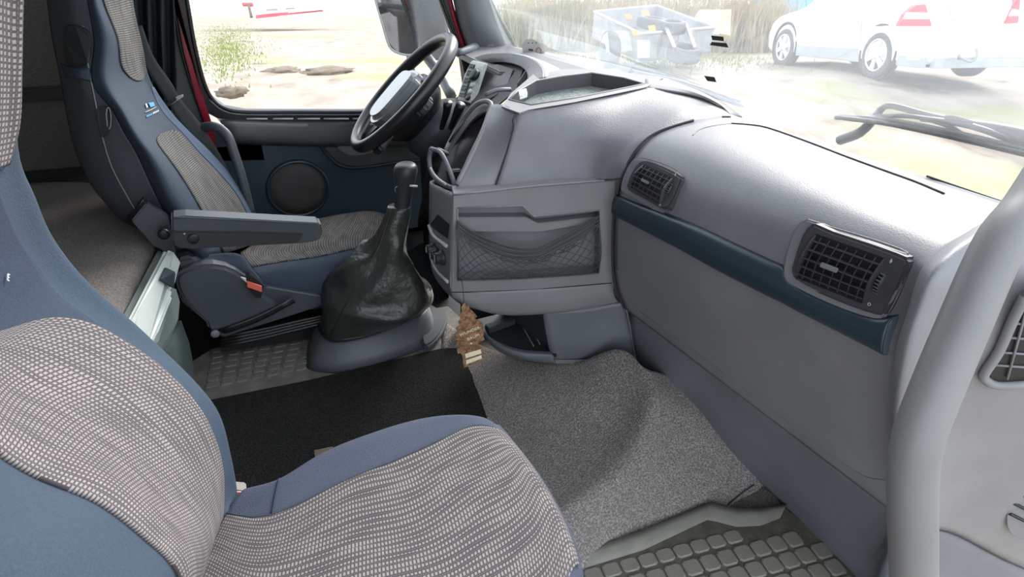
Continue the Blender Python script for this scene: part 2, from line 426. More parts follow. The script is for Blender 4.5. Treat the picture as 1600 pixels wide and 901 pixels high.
mk('mat_lip', vs, fs, RMATL, pm)
# tile field: two axes read off the photograph (rows run towards the seat)
tl, tr_, br_, bl_ = P(905, 893, z=zm), P(1222, 808, z=zm), P(1385, 940, z=zm), P(985, 1010, z=zm)
def tilemesh(bw=.0035, h=.0045):
    c_ = .16; o = [(-.5+c_, -.5), (.5-c_, -.5), (.5, -.5+c_), (.5, .5-c_), (.5-c_, .5), (-.5+c_, .5), (-.5, .5-c_), (-.5, -.5+c_)]
    vs = [(x, y, 0) for x, y in o]+[(x, y, h*.6) for x, y in o]+[(x*.84, y*.84, h) for x, y in o]
    fs = [(i, (i+1) % 8, 8+(i+1) % 8, 8+i) for i in range(8)]+[(8+i, 8+(i+1) % 8, 16+(i+1) % 8, 16+i) for i in range(8)]+[tuple(range(16, 24))]
    me = bpy.data.meshes.new('tile'); me.from_pydata(vs, [], fs); return me
tm = tilemesh(); tm.materials.append(RMAT)
ex = (tr_-tl).normalized(); ey = Z.cross(ex).normalized()
if ey.dot(bl_-tl) < 0: ey = -ey
pit = .043
for j in range(11):
    for i in range(16):
        c = tl+ex*(pit*(i+.55))+ey*(pit*(j+.45))+Z*.006
        # image-space free: keep those inside the mat outline
        u_, v_ = (c-CAM).dot(RT)/(c-CAM).dot(F0), (c-CAM).dot(UP)/(c-CAM).dot(F0)
        px, py = 800+u_*F, 450.5-v_*F
        if px > 1226+(py-800)*.98 or py < (903-(px-905)*.392 if px < 1104 else 834): continue
        if px < 890 or py > 975: continue
        sx = .80 if i % 6 else .55
        o = bpy.data.objects.new('tile', tm); link(o); o.location = c
        o.rotation_euler.z = math.atan2(ex.y, ex.x); o.scale = (pit*.90, pit*(.90 if j else .75), 1); par(o, pm)

# ================================================================== driver-side tunnel: dusty textured mat, black carpet
dz = FZ
dm_q = [P(290, 560, z=dz), P(520, 478, z=dz), P(760, 570, z=dz), P(330, 628, z=dz)]
dm = thing('textured_floor_mat', 'dusty brown rubber mat with rows of raised pads beside the driver seat', 'floor mat', P(480, 560, z=dz))
slab('mat_base', [P(270, 585, z=dz), P(335, 545, z=dz), P(500, 510, z=dz), P(700, 480, z=dz), P(790, 560, z=dz), P(745, 640, z=dz), P(320, 650, z=dz)], (0, 0, .005), RDUST, dm, .001)
pmh = tilemesh(.003, .004); pmh.materials.append(RDUST)
for j in range(7):
    for i in range(7):
        a = lerp(P(318, 612, z=dz), P(480, 580, z=dz), (i+.5)/7); b2 = lerp(P(330, 548, z=dz), P(500, 520, z=dz), (i+.5)/7)
        c = lerp(a, b2, (j+.5)/7)+Z*.005
        d1 = (P(480, 580, z=dz)-P(318, 612, z=dz)); o = bpy.data.objects.new('pad', pmh); link(o); o.location = c
        o.rotation_euler.z = math.atan2(d1.y, d1.x); o.scale = (d1.length/7*.8, .019, 1); par(o, dm)
zc = FZ+.005
bc = slab('carpet_mat', [P(326, 627, z=zc), P(480, 596, z=zc), P(690, 546, z=zc), P(728, 545, z=zc), P(742, 600, z=zc), P(766, 668, z=zc), P(735, 760, z=zc), P(560, 800, z=zc), P(355, 790, z=zc)], (0, 0, .006), BLKMAT, None, .002)
tag(bc, 'black carpet mat lying over the engine tunnel between the two seats', 'floor mat')
tg = slab('paper_scrap', [P(491, 704, z=zc+.012), P(520, 698, z=zc+.012), P(522, 712, z=zc+.012), P(493, 722, z=zc+.012)], (0, 0, .002), plastic('scrap_brown', (.16, .12, .09), .8, 60, 0), None)
tag(tg, 'small brown scrap lying on the black carpet mat behind the seat cushion', 'scrap')

# ================================================================== dashboard
dash = thing('dashboard', 'grey moulded truck dashboard with centre console, air vents and dark blue trim strip', 'dashboard', (.8, 1.0, .1))
YA = 1.1
Ap = [(1140, 178, YA), (1085, 189, YA), (1030, 207, YA), (1000, 230, YA), (978, 265, YA), (965, 305, YA), (960, 335, YA), (958, 400, YA), (962, 445, YA), (976, 482, YA)]
Ep = [(1570, 316, .48), (1530, 338, .47), (1492, 362, .46), (1455, 385, .455), (1425, 420, .45), (1405, 490, .44), (1386, 553, .43), (1383, 640, .425), (1388, 755, .42), (1402, 806, .41)]
Fp = [(1605, 325, .44), (1572, 345, .43), (1532, 366, .42), (1492, 392, .41), (1458, 428, .40), (1437, 480, .395), (1420, 540, .39), (1404, 640, .385), (1402, 750, .385), (1410, 806, .385)]
Gp = [(1650, 345, .42), (1620, 360, .41), (1590, 380, .40), (1560, 405, .39), (1540, 440, .38), (1524, 490, .375), (1510, 550, .37), (1500, 640, .365), (1496, 760, .36), (1500, 838, .36)]
Hp = [(1720, 380, .39), (1700, 390, .38), (1675, 405, .37), (1650, 425, .355), (1630, 455, .345), (1615, 500, .34), (1605, 560, .335), (1600, 640, .33), (1597, 780, .325), (1600, 888, .325)]
Ip = [(1850, 430, .34), (1820, 440, .33), (1790, 455, .32), (1770, 470, .31), (1750, 490, .30), (1740, 530, .29), (1730, 580, .29), (1730, 650, .285), (1730, 800, .28), (1730, 930, .28)]
cv_ = lambda L: [P(a, b, y=c) for a, b, c in L]
A_, E_, F_, G_, H_, I_ = map(cv_, (Ap, Ep, Fp, Gp, Hp, Ip))
drows = []
for r in range(len(A_)):
    row = [A_[r]]
    for q, s in enumerate((.2, .4, .6, .8)):
        p = lerp(A_[r], E_[r], s)
        row.append(p)
    drows.append(row+[E_[r], lerp(E_[r], F_[r], .5)+V((-.002, 0, 0)), F_[r], lerp(F_[r], G_[r], .5)+V((-.004, -.002, 0)), G_[r], H_[r], I_[r]])
top = [V((1.08, p.y, drows[0][0].z-.02 if i == 0 else p.z+.01)) if p.x < 1.07 else p+V((.03, 0, 0)) for i, p in enumerate(drows[0])]
DS = Surf(drows).bvh()
DS.mesh('passenger_panel', GREY, dash, 6, 6, .005, camsign(drows))
# lower kick panel
kb = [P(992, 566, y=YA+.02), P(1040, 602, z=.20), P(1085, 650, z=.12), P(1140, 712, z=.05), P(1205, 778, z=-.015), P(1300, 875, z=-.02), P(1345, 925, z=-.02), P(1380, 960, z=-.02), P(1410, 990, z=-.02), P(1500, 1010, z=.0), P(1600, 1020, z=.05), P(1730, 1060, z=.05)]
kt = [p+V((.012, 0, .004)) for p in drows[-1]]
kb[8:] = [p+V((.02, 0, -.42)) for p in kt[8:]]; kb[7] = lerp(kb[6], kb[8], .5)
km = [lerp(a, b_, .5)+V((-.006, 0, 0)) for a, b_ in zip(kt, kb)]
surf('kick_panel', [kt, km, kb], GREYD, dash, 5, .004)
def onrow(pts, r, mat, name='seam', off=0, p=dash): return tube(name, [DS.hit(a, b_, off) for a, b_ in pts], r, mat, p, 6, 3)
SEAM = plastic('seam_shadow', (.03, .03, .034), .8, 300, 0)
onrow([(1000, 486), (1060, 530), (1108, 564), (1160, 604), (1230, 657), (1300, 710), (1350, 743), (1386, 750)], .0011, GREYD)
onrow([(962, 452), (968, 470), (980, 486)], .0012, SEAM)
onrow([(1143, 193), (1170, 195), (1200, 200), (1260, 221), (1320, 244), (1380, 266), (1430, 284), (1475, 303)], .0022, SEAM)
onrow([(1082, 212), (1092, 203), (1112, 197), (1143, 193)], .0012, GREY2)
onrow([(1128, 183), (1142, 183)], .0025, SEAM)
tube('seam', [A_[i]+V((-.002, .001, .002)) for i in range(1, 10)], .0026, SEAM, dash, 6, 4)
tube('seam', [p+V((-.0015, 0, .001)) for p in drows[-1][5:]], .0014, SEAM, dash, 6, 4)
lathe('screw_plug', DS.hit(966, 424, .001), DS.hit(966, 424, .01)-DS.hit(966, 424), [(.006, 0), (.006, .002), (.003, .001)], GREYD, dash, 14)
# scuffs on the panel
sc = plastic('scuff_mark', (.30, .30, .32), .8, 50, 0)

# dark blue trim strip across the panel
tp = [(966, 304), (1000, 318), (1040, 332), (1090, 352), (1150, 380), (1200, 403), (1226, 415), (1232, 428), (1240, 440), (1280, 462), (1330, 482), (1372, 494), (1404, 491)]
bp = [(961, 335), (985, 348), (1024, 368), (1070, 392), (1130, 425), (1180, 450), (1208, 464), (1226, 472), (1245, 482), (1285, 502), (1325, 522), (1362, 541), (1386, 554)]
q0 = [DS.hit(a, b_, .001) for a, b_ in tp]; q4 = [DS.hit(a, b_, .001) for a, b_ in bp]
def mid(t, off): return [DS.hit(a[0]*(1-t)+b_[0]*t, a[1]*(1-t)+b_[1]*t, off) for a, b_ in zip(tp, bp)]
rws = [q0, mid(.08, .009), mid(.3, .0125), mid(.65, .0125), mid(.93, .009), q4]
endc = [r[-1]+V((0, 0, 0)) for r in rws]
surf('trim_strip', rws, BLUED, dash, 4, .002)
slab('trim_strip_end', [endc[0], endc[1], endc[2], endc[3], endc[4], endc[5]], (DS.hit(1404, 520)-DS.hit(1398, 520)).normalized()*.003, plastic('trim_edge', (.10, .13, .17), .25, 900, 0), dash, .001)

# air vents
def vent(outer, gq, wheel, nsl, nv_, nm, hood):
    """outer: pixel outline of bezel; gq: pixel corners of grille TL,TR,BR,BL"""
    c = DS.hit(sum(p[0] for p in outer)/len(outer), sum(p[1] for p in outer)/len(outer))
    op = [DS.hit(*p) for p in outer]
    e1 = (DS.hit(*gq[1])-DS.hit(*gq[0])).normalized(); e2 = (DS.hit(*gq[3])-DS.hit(*gq[0])).normalized(); nn = e1.cross(e2).normalized()
    if nn.dot(CAM-c) < 0: nn = -nn
    pl = lambda p, o: (lambda r: CAM+r*((c+nn*o-CAM).dot(nn)/r.dot(nn)))(ray(*p))
    h = hood
    v = slab(nm, [pl(p, h) for p in outer], -nn*(h+.035), VENTM, dash, .005, 3)
    q = [pl(p, h+.0008) for p in gq]
    fl = slab('vent_well', [quadpt(q, -.02, -.03), quadpt(q, 1.0, -.03), quadpt(q, 1.0, 1.03), quadpt(q, -.02, 1.03)], nn*.0006, BLK, v, 0)
    U_, W_ = (q[1]-q[0]), (q[3]-q[0])
    for i in range(nsl):                               # curved horizontal blades
        t = (i+.5)/nsl
        a, b_ = quadpt(q, 0, t), quadpt(q, 1, t)
        dn = nn*(.004+.006*math.sin(math.pi*t))
        slab('blade', [a, b_, b_+dn, a+dn], W_.normalized()*.0016, VENTM, v, 0)
    for i in range(nv_):
        t = (i+.6)/(nv_+.3)
        pts = [quadpt(q, t, s)+nn*(.0015+.006*math.sin(math.pi*s)) for s in (0, .25, .5, .75, 1)]
        mb = [p-nn*.0015 for p in reversed(pts)]
        slab('fin', pts+mb, U_.normalized()*.0012, VENTM, v, 0)
    side = [quadpt(q, 1.0, s)+nn*(.0008+.009*math.sin(math.pi*s)) for s in (0, .2, .4, .6, .8, 1)]
    slab('vent_side', side+[p-nn*.009 for p in (side[-1], side[0])], U_.normalized()*.003, VENTM, v, 0)
    pts = [quadpt(q, 0, s)+nn*(.0008+.009*math.sin(math.pi*s)) for s in (0, .2, .4, .6, .8, 1)]
    slab('vent_side', pts+[p-nn*.009 for p in (pts[-1], pts[0])], -U_.normalized()*.003, VENTM, v, 0)
    kb_ = [quadpt(q, a, b2)+nn*.011 for a, b2 in ((.32, .44), (.58, .44), (.58, .55), (.32, .55))]
    slab('vent_tab', kb_, nn*.003, GREY, v, .001)
    a, b_ = pl(wheel[0], h), pl(wheel[1], h); m_ = (a+b_)/2; L = (b_-a).length
    ax = (b_-a).normalized(); sd_ = nn.cross(ax).normalized()
    wl = lathe('vent_wheel', m_-nn*(L*.40), sd_, [(L*.5, -.004), (L*.5, .004)], BLK, v, 28, ax)
    for i in range(9):
        an = math.radians(40+i*12.5); d = ax*math.cos(an)*-1+nn*math.sin(an)
        box('ridge', m_-nn*(L*.40)+d*L*.5, (d, sd_, d.cross(sd_)), (.002, .008, .0012), GREYD, wl)
    tube('vent_mark', [pl(wheel[2], h+.0005)+V(o)*.0022 for o in ((ax*-1), sd_, ax, sd_*-1, ax*-1)], .0005, SILV, v, 5, 4)
    w0 = pl(wheel[3], h+.001)
    slab('vent_mark', [w0-ax*.004, w0+sd_*.002, w0+ax*.003, w0-sd_*.0015], nn*.0005, SILV, v)
    return v
vb = [(1262, 352), (1300, 362), (1400, 396), (1417, 410), (1408, 440), (1385, 484), (1368, 492), (1300, 468), (1250, 444), (1236, 428), (1238, 408)]
slab('vent_bezel', [DS.hit(*p, .002) for p in [(1255, 346), (1300, 354), (1408, 388), (1424, 406), (1415, 446), (1390, 492), (1370, 500), (1300, 476), (1244, 450), (1230, 432), (1232, 402)]], (DS.hit(1320, 420, .006)-DS.hit(1320, 420, 0)), GREY, dash, .003, 3)
vent(vb, [(1276, 368), (1380, 405), (1348, 472), (1246, 432)], [(1384, 420), (1364, 466), (1358, 475), (1392, 408)], 5, 7, 'air_vent', .012)
vb2 = [(1003, 251), (1030, 258), (1058, 272), (1062, 282), (1046, 318), (1034, 326), (1005, 310), (980, 296), (980, 284), (990, 262)]
slab('vent_bezel', [DS.hit(*p, .002) for p in [(1000, 247), (1032, 254), (1062, 268), (1068, 284), (1050, 324), (1034, 333), (1005, 316), (976, 301), (975, 284), (986, 258)]], (DS.hit(1020, 290, .005)-DS.hit(1020, 290, 0)), GREY, dash, .003, 3)
vent(vb2, [(1006, 258), (1050, 278), (1030, 318), (986, 292)], [(1052, 282), (1038, 312), (1031, 320), (1055, 273)], 5, 6, 'air_vent', .010)

# demister grille and small louvre on the outboard end
def outpl(c, n_): return lambda p, o=0: (lambda r: CAM+r*((c+n_*o-CAM).dot(n_)/r.dot(n_)))(ray(*p))
c = DS.hit(1560, 560); sn = (c-DS.hit(1590, 545)).cross(DS.hit(1575, 480)-DS.hit(1570, 620)).normalized()
if sn.dot(CAM-c) < 0: sn = -sn
pl = outpl(c, sn)
og = [(1600, 452), (1580, 490), (1556, 545), (1531, 583), (1534, 598), (1556, 607), (1600, 605), (1660, 600), (1700, 500), (1690, 420), (1640, 410)]
ig = [(1606, 470), (1588, 503), (1566, 552), (1546, 583), (1548, 590), (1562, 596), (1600, 595), (1645, 588), (1680, 500), (1672, 435), (1640, 430)]
dg = slab('demister_grille', [pl(p, .004) for p in ig], sn*.001, BLK, dash)
tube('grille_rim', [(pl(a, .006)+pl(b_, .006))/2 for a, b_ in zip(og, ig)]+[(pl(og[0], .006)+pl(ig[0], .006))/2], .0062, GREY2, dg, 10, 4)
for y_ in (484, 505, 527, 550, 570):
    x0 = 1606-(y_-470)*.54
    tube('blade', [pl((x0, y_), .006), pl((1670, y_+8), .006)], .0018, GREY, dg, 6, 1)
for x_ in (1602, 1640): tube('fin', [pl((x_+14, 440), .008), pl((x_-28 if x_ < 1610 else x_-10, 592), .008)], .0016, GREY, dg, 6, 1)
c = DS.hit(1590, 800); pl2 = outpl(c, sn)
lv = slab('louvre', [pl2(p, .003) for p in [(1600, 755), (1582, 775), (1572, 805), (1577, 830), (1600, 842), (1640, 840), (1660, 800), (1640, 760)]], sn*.002, GREY, dash, .001, 3)
for a, b_ in (((1592, 770), (1640, 792)), ((1583, 785), (1630, 810)), ((1578, 802), (1630, 828)), ((1600, 762), (1640, 776))):
    tube('slot', [pl2(a, .0055), pl2(b_, .0055)], .0032, BLK, lv, 8, 1)

# grab handle: stands in front of the dashboard end
gh = tube('grab_handle', [P(1640, 270, d=.60), P(1605, 325, d=.585), P(1560, 385, d=.57), P(1500, 520, d=.56), P(1462, 610, d=.56), P(1436, 680, d=.565), P(1426, 740, d=.575), P(1426, 830, d=.59), P(1428, 930, d=.62)], .0205, HAND, None, 20, 6)
tag(gh, 'thick grey tubular grab handle standing in front of the outboard dashboard end', 'grab handle')

# ------------------------------------------------------------------ centre console (parts of the dashboard)
k0, k1 = P(706, 456, y=1.22), P(956, 441, y=1.13)
kn = (k1-k0).cross(Z); kn.z = 0; kn.normalize()
if kn.dot(CAM-k0) < 0: kn = -kn
def K(p, o=0):
    r = ray(*p); return CAM+r*((k0+kn*o-CAM).dot(kn)/r.dot(kn))
def resample(pts, n):
    pts = [V(p) for p in pts]; pts = pts+[pts[0]]
    L = [0]
    for a, b_ in zip(pts, pts[1:]): L.append(L[-1]+(b_-a).length)
    out = []
    for i in range(n):
        t = L[-1]*i/n; j = max(q for q in range(len(L)-1) if L[q] <= t)
        out.append(lerp(pts[j], pts[j+1], (t-L[j])/max(1e-9, L[j+1]-L[j])))
    return out
def ring(name, outer, inner, depth, mat, parent, od=1.0):      # panel with an opening and its inner walls
    n = len(outer); d = V(depth)
    vs = [p for p in outer]+[p for p in inner]+[p+d for p in inner]+[p+d*od for p in outer]
    fs = []
    for i in range(n):
        j = (i+1) % n
        fs += [(i, j, n+j, n+i), (n+i, n+j, 2*n+j, 2*n+i), (3*n+i, 3*n+j, j, i)]
    bm = bmesh.new(); V_ = [bm.verts.new(p) for p in vs]
    for f in fs: bm.faces.new([V_[i] for i in f])
    ed = [e for e in bm.edges if len(e.link_faces) == 2]
    bmesh.ops.recalc_face_normals(bm, faces=bm.faces)
    ed = [e for e in bm.edges if len(e.link_faces) == 2 and e.calc_face_angle(0) > 1.0 and e.verts[0].index < 0 or False]
    o = bmo(name, bm, mat, parent)
    return o
oo = [(709, 303), (818, 294), (840, 292), (961, 281), (957, 360), (956, 441), (830, 452), (706, 456)]
ii = [(715, 325), (816, 321), (834, 338), (937, 328), (937, 376), (936, 426), (830, 434), (716, 438)]
con = ring('console_front', [K(p) for p in oo], [K(p) for p in ii], -kn*.045, GREY2, dash)
slab('pocket_back', [K(p, -.04) for p in [(700, 300), (960, 290), (960, 450), (700, 460)]], -kn*.004, GREY, dash)
slab('pocket_step', [K(p, -.015) for p in [(712, 340), (822, 339), (840, 349), (940, 338), (940, 345), (905, 352), (845, 362), (712, 362)]], -kn*.025, GREY2, dash, .0015)
tube('pocket_rim', [K(p, .001) for p in ii+[ii[0]]], .0018, GREY, dash, 6, 1)
tube('panel_edge', [K(p, .0005) for p in ((709, 304), (775, 297), (840, 290), (960, 281))], .0025, GREY2, dash, 6, 2)
# lower lip that curves under the pocket
lipr = [[K((705, 457), 0), K((780, 455), .002), K((870, 450), .002), K((957, 442), 0)],
        [K((712, 469), .002), K((780, 478), .004), K((880, 474), .004), K((960, 462), .002)],
        [K((735, 481), -.01), K((790, 492), -.006), K((885, 487), -.006), K((967, 475), -.01)],
        [K((760, 484), -.05), K((800, 490), -.05), K((880, 485), -.05), K((960, 476), -.05)]]
surf('console_lower_lip', lipr, GREY2, dash, 6, .003)
tube('seam', [K(p, .0005) for p in ((706, 456), (760, 457), (830, 453), (956, 442))], .0012, SEAM, dash, 6, 2)
# upper pad in grained leather
pad = [[P(811, 177, y=1.26), P(900, 160, y=1.29), P(1010, 137, y=1.35), P(1085, 150, y=1.27), P(1125, 166, y=1.17), P(1143, 180, y=1.1)],
       [P(802, 202, y=1.25), P(885, 190, y=1.25), P(970, 176, y=1.25), P(1030, 172, y=1.2), P(1062, 178, y=1.14), P(1086, 190, y=1.1)],
       [P(792, 237, y=1.24), P(870, 228, y=1.23), P(935, 215, y=1.2), P(982, 212, y=1.155), P(1005, 214, y=1.12), P(1028, 208, y=1.1)],
       [P(783, 266, y=1.23), P(860, 262, y=1.215), P(920, 255, y=1.185), P(955, 252, y=1.145), P(972, 250, y=1.12), P(984, 250, y=1.1)],
       [P(774, 292, y=1.225), P(850, 289, y=1.20), P(915, 284, y=1.17), P(945, 281, y=1.14), P(958, 280, y=1.12), P(970, 278, y=1.1)]]
surf('upper_pad', pad, LEAD, dash, 8, .004)
tube('seam', [pad[4][0], pad[3][0], pad[2][0], pad[1][0], pad[0][0], pad[0][1], pad[0][2]], .0018, SEAM, dash, 6, 4)
tube('seam', [p+V((0, -.001, 0)) for p in pad[4]], .0016, SEAM, dash, 6, 4)
# deck between pad and windscreen
zt = .838
fr_ = [(1008, 136), (1040, 141), (1085, 149), (1128, 167), (1143, 180)]
bk_ = [(1008, 117), (1036, 121), (1062, 130), (1110, 150), (1158, 180)]
dk = [[P(a, b_, z=zt-.003) for a, b_ in fr_], [P((a+c)/2, (b_+d)/2, z=zt+.001) for (a, b_), (c, d) in zip(fr_, bk_)], [P(a, b_, z=zt-.004) for a, b_ in bk_]]
dk[0][-1] = P(1143, 180, y=1.1); dk[1][-1] = P(1150, 180, y=1.12); dk[2][-1] = P(1160, 182, y=1.13)
surf('console_deck', dk, GREY2, dash, 5, .004)
to_ = [P(*p, z=zt) for p in [(784, 166), (798, 146), (832, 117), (880, 108), (925, 108), (1006, 116), (1036, 122), (1010, 136), (900, 159), (811, 176)]]
ti_ = [P(*p, z=zt) for p in [(796, 156), (808, 143), (838, 126), (880, 119), (925, 114), (975, 122), (1007, 131), (985, 136), (900, 153), (830, 164)]]
ring('tray_rim', to_, ti_, (0, 0, -.040), GREY2, dash, .1)
traym = speck('tray_ribbed_rubber', (.20, .23, .23), (.13, .15, .15), 120, .6, .6, .002)
slab('tray_liner', [p+V((0, 0, -.038)) for p in ti_], (0, 0, .004), traym, dash)
tube('tray_edge', [p+V((0, 0, .0)) for p in ti_]+[ti_[0]], .0025, GREY2, dash, 8, 1)
for i_ in range(9):
    pass
wv = [p+V((0, 0, -.001)) for p in ti_]; wl0 = wv+[wv[0]]
trw = MATS.get('tray_wall_shade') or plastic('tray_wall_shade', (.085, .078, .085), .6, 500, .2)  # shade inside the backlit tray, put into a darker wall colour
cc_ = sum(ti_, V())/len(ti_)
mk('tray_wall_shade', [lerp(p, cc_, .012)+V((0, 0, o_)) for p in ti_ for o_ in (-.002, -.0365)], [(2*i, 2*((i+1) % 10), 2*((i+1) % 10)+1, 2*i+1) for i in range(10)], trw, dash, False)
cl = slab('tray_clip', [P(810, 148, z=zt+.0), P(822, 144, z=zt+.0), P(824, 152, z=zt+.0), P(812, 156, z=zt+.0)], (0, 0, .010), LAMP if 'LAMP' in globals() else STICK, dash, .001)
for q in ((815, 150), (820, 148)): lathe('clip_hole', P(*q, z=zt+.0105), Z, [(.0012, 0), (.0012, .0005)], BLK, cl, 8)
slab('rear_deck', [V((.70, 2.12, .795)), V((.90, 2.12, .795)), V((1.02, 1.9, .795)), V((1.09, 1.4, .795)), V((1.09, 1.12, .805)), V((1.05, 1.18, .815)), V((1.03, 1.38, .825)), V((.93, 1.56, .828)), V((.80, 1.63, .825)), V((.72, 1.75, .80))], (0, 0, -.02), GREY2, dash, .003)
# side panel beside the cubby
sp = [[P(810, 178, y=1.262), P(788, 164, y=1.32), P(764, 163, y=1.40)],
      [P(802, 204, y=1.252), P(775, 205, y=1.29), P(752, 200, y=1.325)],
      [P(788, 250, y=1.240), P(755, 252, y=1.265), P(728, 250, y=1.285)],
      [P(774, 293, y=1.228), P(738, 300, y=1.235), P(708, 303, y=1.245)]]
surf('console_side_panel', sp, GREY, dash, 6, .004)
# face towards the driver: cubby, cup holder frame, heater knobs
cmid = [[P(770, 158, y=1.50), P(748, 162, y=1.52), P(722, 188, y=1.56)],
       [P(760, 200, y=1.44), P(730, 205, y=1.48), P(702, 224, y=1.53)],
       [P(736, 250, y=1.41), P(708, 250, y=1.44), P(688, 260, y=1.50)],
       [P(716, 306, y=1.38), P(695, 300, y=1.42), P(676, 290, y=1.48)]]
CUBM = plastic('cubby_lining', (.040, .036, .040), .5, 700, .2)
surf('cubby', cmid, CUBM, dash, 5, .003)
rim = [P(696, 236, y=1.46), P(708, 212, y=1.49), P(724, 186, y=1.49), P(742, 165, y=1.45), P(758, 158, y=1.41), P(768, 166, y=1.385), P(760, 192, y=1.335), P(739, 238, y=1.285), P(714, 288, y=1.25)]
tube('cubby_rim', rim, .006, GREY2, dash, 8, 5)
tube('cubby_slot', [P(702, 222, y=1.455), P(724, 190, y=1.465)], .0035, BLK, dash, 6, 1)
slab('cubby_ledge', [P(700, 268, y=1.40), P(722, 266, y=1.36), P(716, 290, y=1.36), P(704, 292, y=1.40)], (0, .02, 0), BLK, dash, .002)
hf = tube('cup_holder_frame', [P(674, 232, y=1.36), P(688, 238, y=1.33), P(699, 258, y=1.30), P(710, 290, y=1.27), P(698, 290, y=1.30), P(680, 278, y=1.34), P(672, 262, y=1.36), P(671, 244, y=1.37), P(674, 232, y=1.36)], .0052, GREYD, dash, 8, 4)
tube('chrome_lip', [P(672, 262, y=1.352), P(682, 277, y=1.33), P(697, 288, y=1.29)], .003, SILV, hf, 8, 4)
tube('frame_peg', [P(684, 234, y=1.34), P(698, 240, y=1.40)], .006, GREYD, hf, 10, 1)
lo = [[P(709, 303, y=1.222), P(690, 294, y=1.31), P(671, 284, y=1.42), P(690, 278, y=1.6)],
      [P(707, 350, y=1.222), P(688, 345, y=1.30), P(670, 335, y=1.40), P(688, 325, y=1.6)],
      [P(705, 410, y=1.222), P(688, 405, y=1.29), P(671, 388, y=1.38), P(690, 380, y=1.6)],
      [P(706, 456, y=1.222), P(692, 448, y=1.28), P(677, 425, y=1.36), P(700, 420, y=1.6)],
      [P(735, 481, y=1.24), P(712, 470, y=1.28), P(700, 450, y=1.36), P(720, 440, y=1.6)]]
LO = Surf(lo).bvh(); LO.mesh('console_driver_side', GREY2, dash, 6, 6, .004, camsign(lo))
slab('ashtray_gap', [LO.hit(672, 352, .001), LO.hit(700, 372, .001), LO.hit(703, 350, .001), LO.hit(685, 335, .001)], V((-.001, 0, 0)), BLK, dash)
tube('chrome_arc', [LO.hit(672, 352, .003), LO.hit(680, 368, .004), LO.hit(700, 384, .003)], .0045, SILV, dash, 8, 4)
tube('knob_surround', [LO.hit(672, 394, .002), LO.hit(682, 420, .002), LO.hit(701, 440, .002)], .004, SILV, dash, 8, 4)
for a, b_, r in ((678, 388, .016), (692, 402, .019), (684, 396, .015)):
    h = LO.hit(a, b_); nn = (LO.hit(a, b_, .01)-h).normalized()
    kb2 = lathe('heater_knob', h, nn, [(r, -.002), (r, .006), (r*.75, .008), (r*.72, .018), (r*.6, .02), (r*.1, .02)], DARK, dash, 20)
    box('knob_mark', h+nn*.021, (Z, nn.cross(Z).normalized(), nn), (r, .0015, .001), SILV, kb2)
# storage net
nq = lambda s, o: None
topc = [K(p, .004) for p in [(714, 344), (735, 360), (770, 377), (803, 387), (840, 388), (870, 374), (905, 355), (936, 336)]]
bandb = [K(p, .010) for p in [(714, 356), (735, 374), (770, 393), (803, 404), (840, 403), (870, 390), (905, 371), (936, 350)]]
botc = [K(p, .004) for p in [(716, 437), (745, 437), (775, 436), (810, 435), (845, 433), (875, 431), (905, 429), (935, 426)]]
midc = [lerp(a, b_, .5)+kn*.016 for a, b_ in zip(bandb, botc)]
NS = Surf([bandb, midc, botc])
net = thing('storage_net', 'black elastic storage net sagging across the console pocket', 'net', K((825, 437)))
bm = bmesh.new()
nc, nr_ = 14, 5
def npt(s, t): return NS.pt(s*7, t*2)
for i in range(-nr_, nc):
    for dirn in (1, -1):
        pts = []
        for j in range(nr_*2+1):
            s = (i+(j/2 if dirn > 0 else nr_-j/2)+(.0))/nc
            wob = .004*math.sin(j*math.pi)
            if -.001 <= s <= 1.001: pts.append(npt(min(1, max(0, s)), j/(nr_*2))+kn*.002*math.sin(i*3+j))
        if len(pts) > 1: tubeg(bm, pts, .0009, 5, 2)
for L in ([npt(0, t/6) for t in range(7)], [npt(1, t/6) for t in range(7)], [npt(t/10, 1) for t in range(11)]): tubeg(bm, L, .0022, 5, 2)
bmo('net_mesh', bm, NETM, net, True)['kind'] = 'stuff'
bm = bmesh.new()
for q in range(8):
    t = q/7
    tubeg(bm, [lerp(a, b_, t)+kn*(.002*math.sin(q*2.1+i)) for i, (a, b_) in enumerate(zip(topc, bandb))], .0014, 5, 3)
bmo('elastic_band', bm, NETM, net, True)
bm = bmesh.new()                                                    # knots and bunched cord under the band
for i in range(60):
    s = random.random()*.8+.08; t0 = random.random()*.12
    tubeg(bm, [npt(s, t0)+kn*.002, npt(s+.02, t0+.03)+kn*.004, npt(s+.045, t0+.01)+kn*.002], .0011, 4, 2)
bmo('bunched_cord', bm, NETM, net, True)['kind'] = 'stuff'

# lower console: open shelf under the pocket
YL = 1.15
lr = [[P(848, 486, y=YL+.03), P(910, 484, y=YL), P(968, 474, y=YL-.03), P(978, 484, y=1.1)],
      [P(852, 515, y=YL+.03), P(915, 512, y=YL), P(972, 508, y=YL-.03), P(985, 512, y=1.1)],
      [P(858, 545, y=YL+.03), P(920, 543, y=YL-.005), P(978, 538, y=YL-.035), P(990, 540, y=1.1)],
      [P(862, 562, y=YL+.035), P(925, 561, y=YL), P(982, 555, y=YL-.03), P(994, 566, y=1.1)]]
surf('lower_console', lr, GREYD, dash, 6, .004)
zs = .215
slab('shelf_floor', [P(*p, z=zs) for p in [(740, 500), (860, 470), (870, 556), (820, 556), (780, 540), (755, 520)]], (0, 0, -.004), DARK, dash)
slab('shelf_back', [P(720, 470, y=1.50), P(880, 470, y=1.46), P(880, 520, y=1.46), P(720, 520, y=1.50)], (0, .004, 0), BLK, dash)
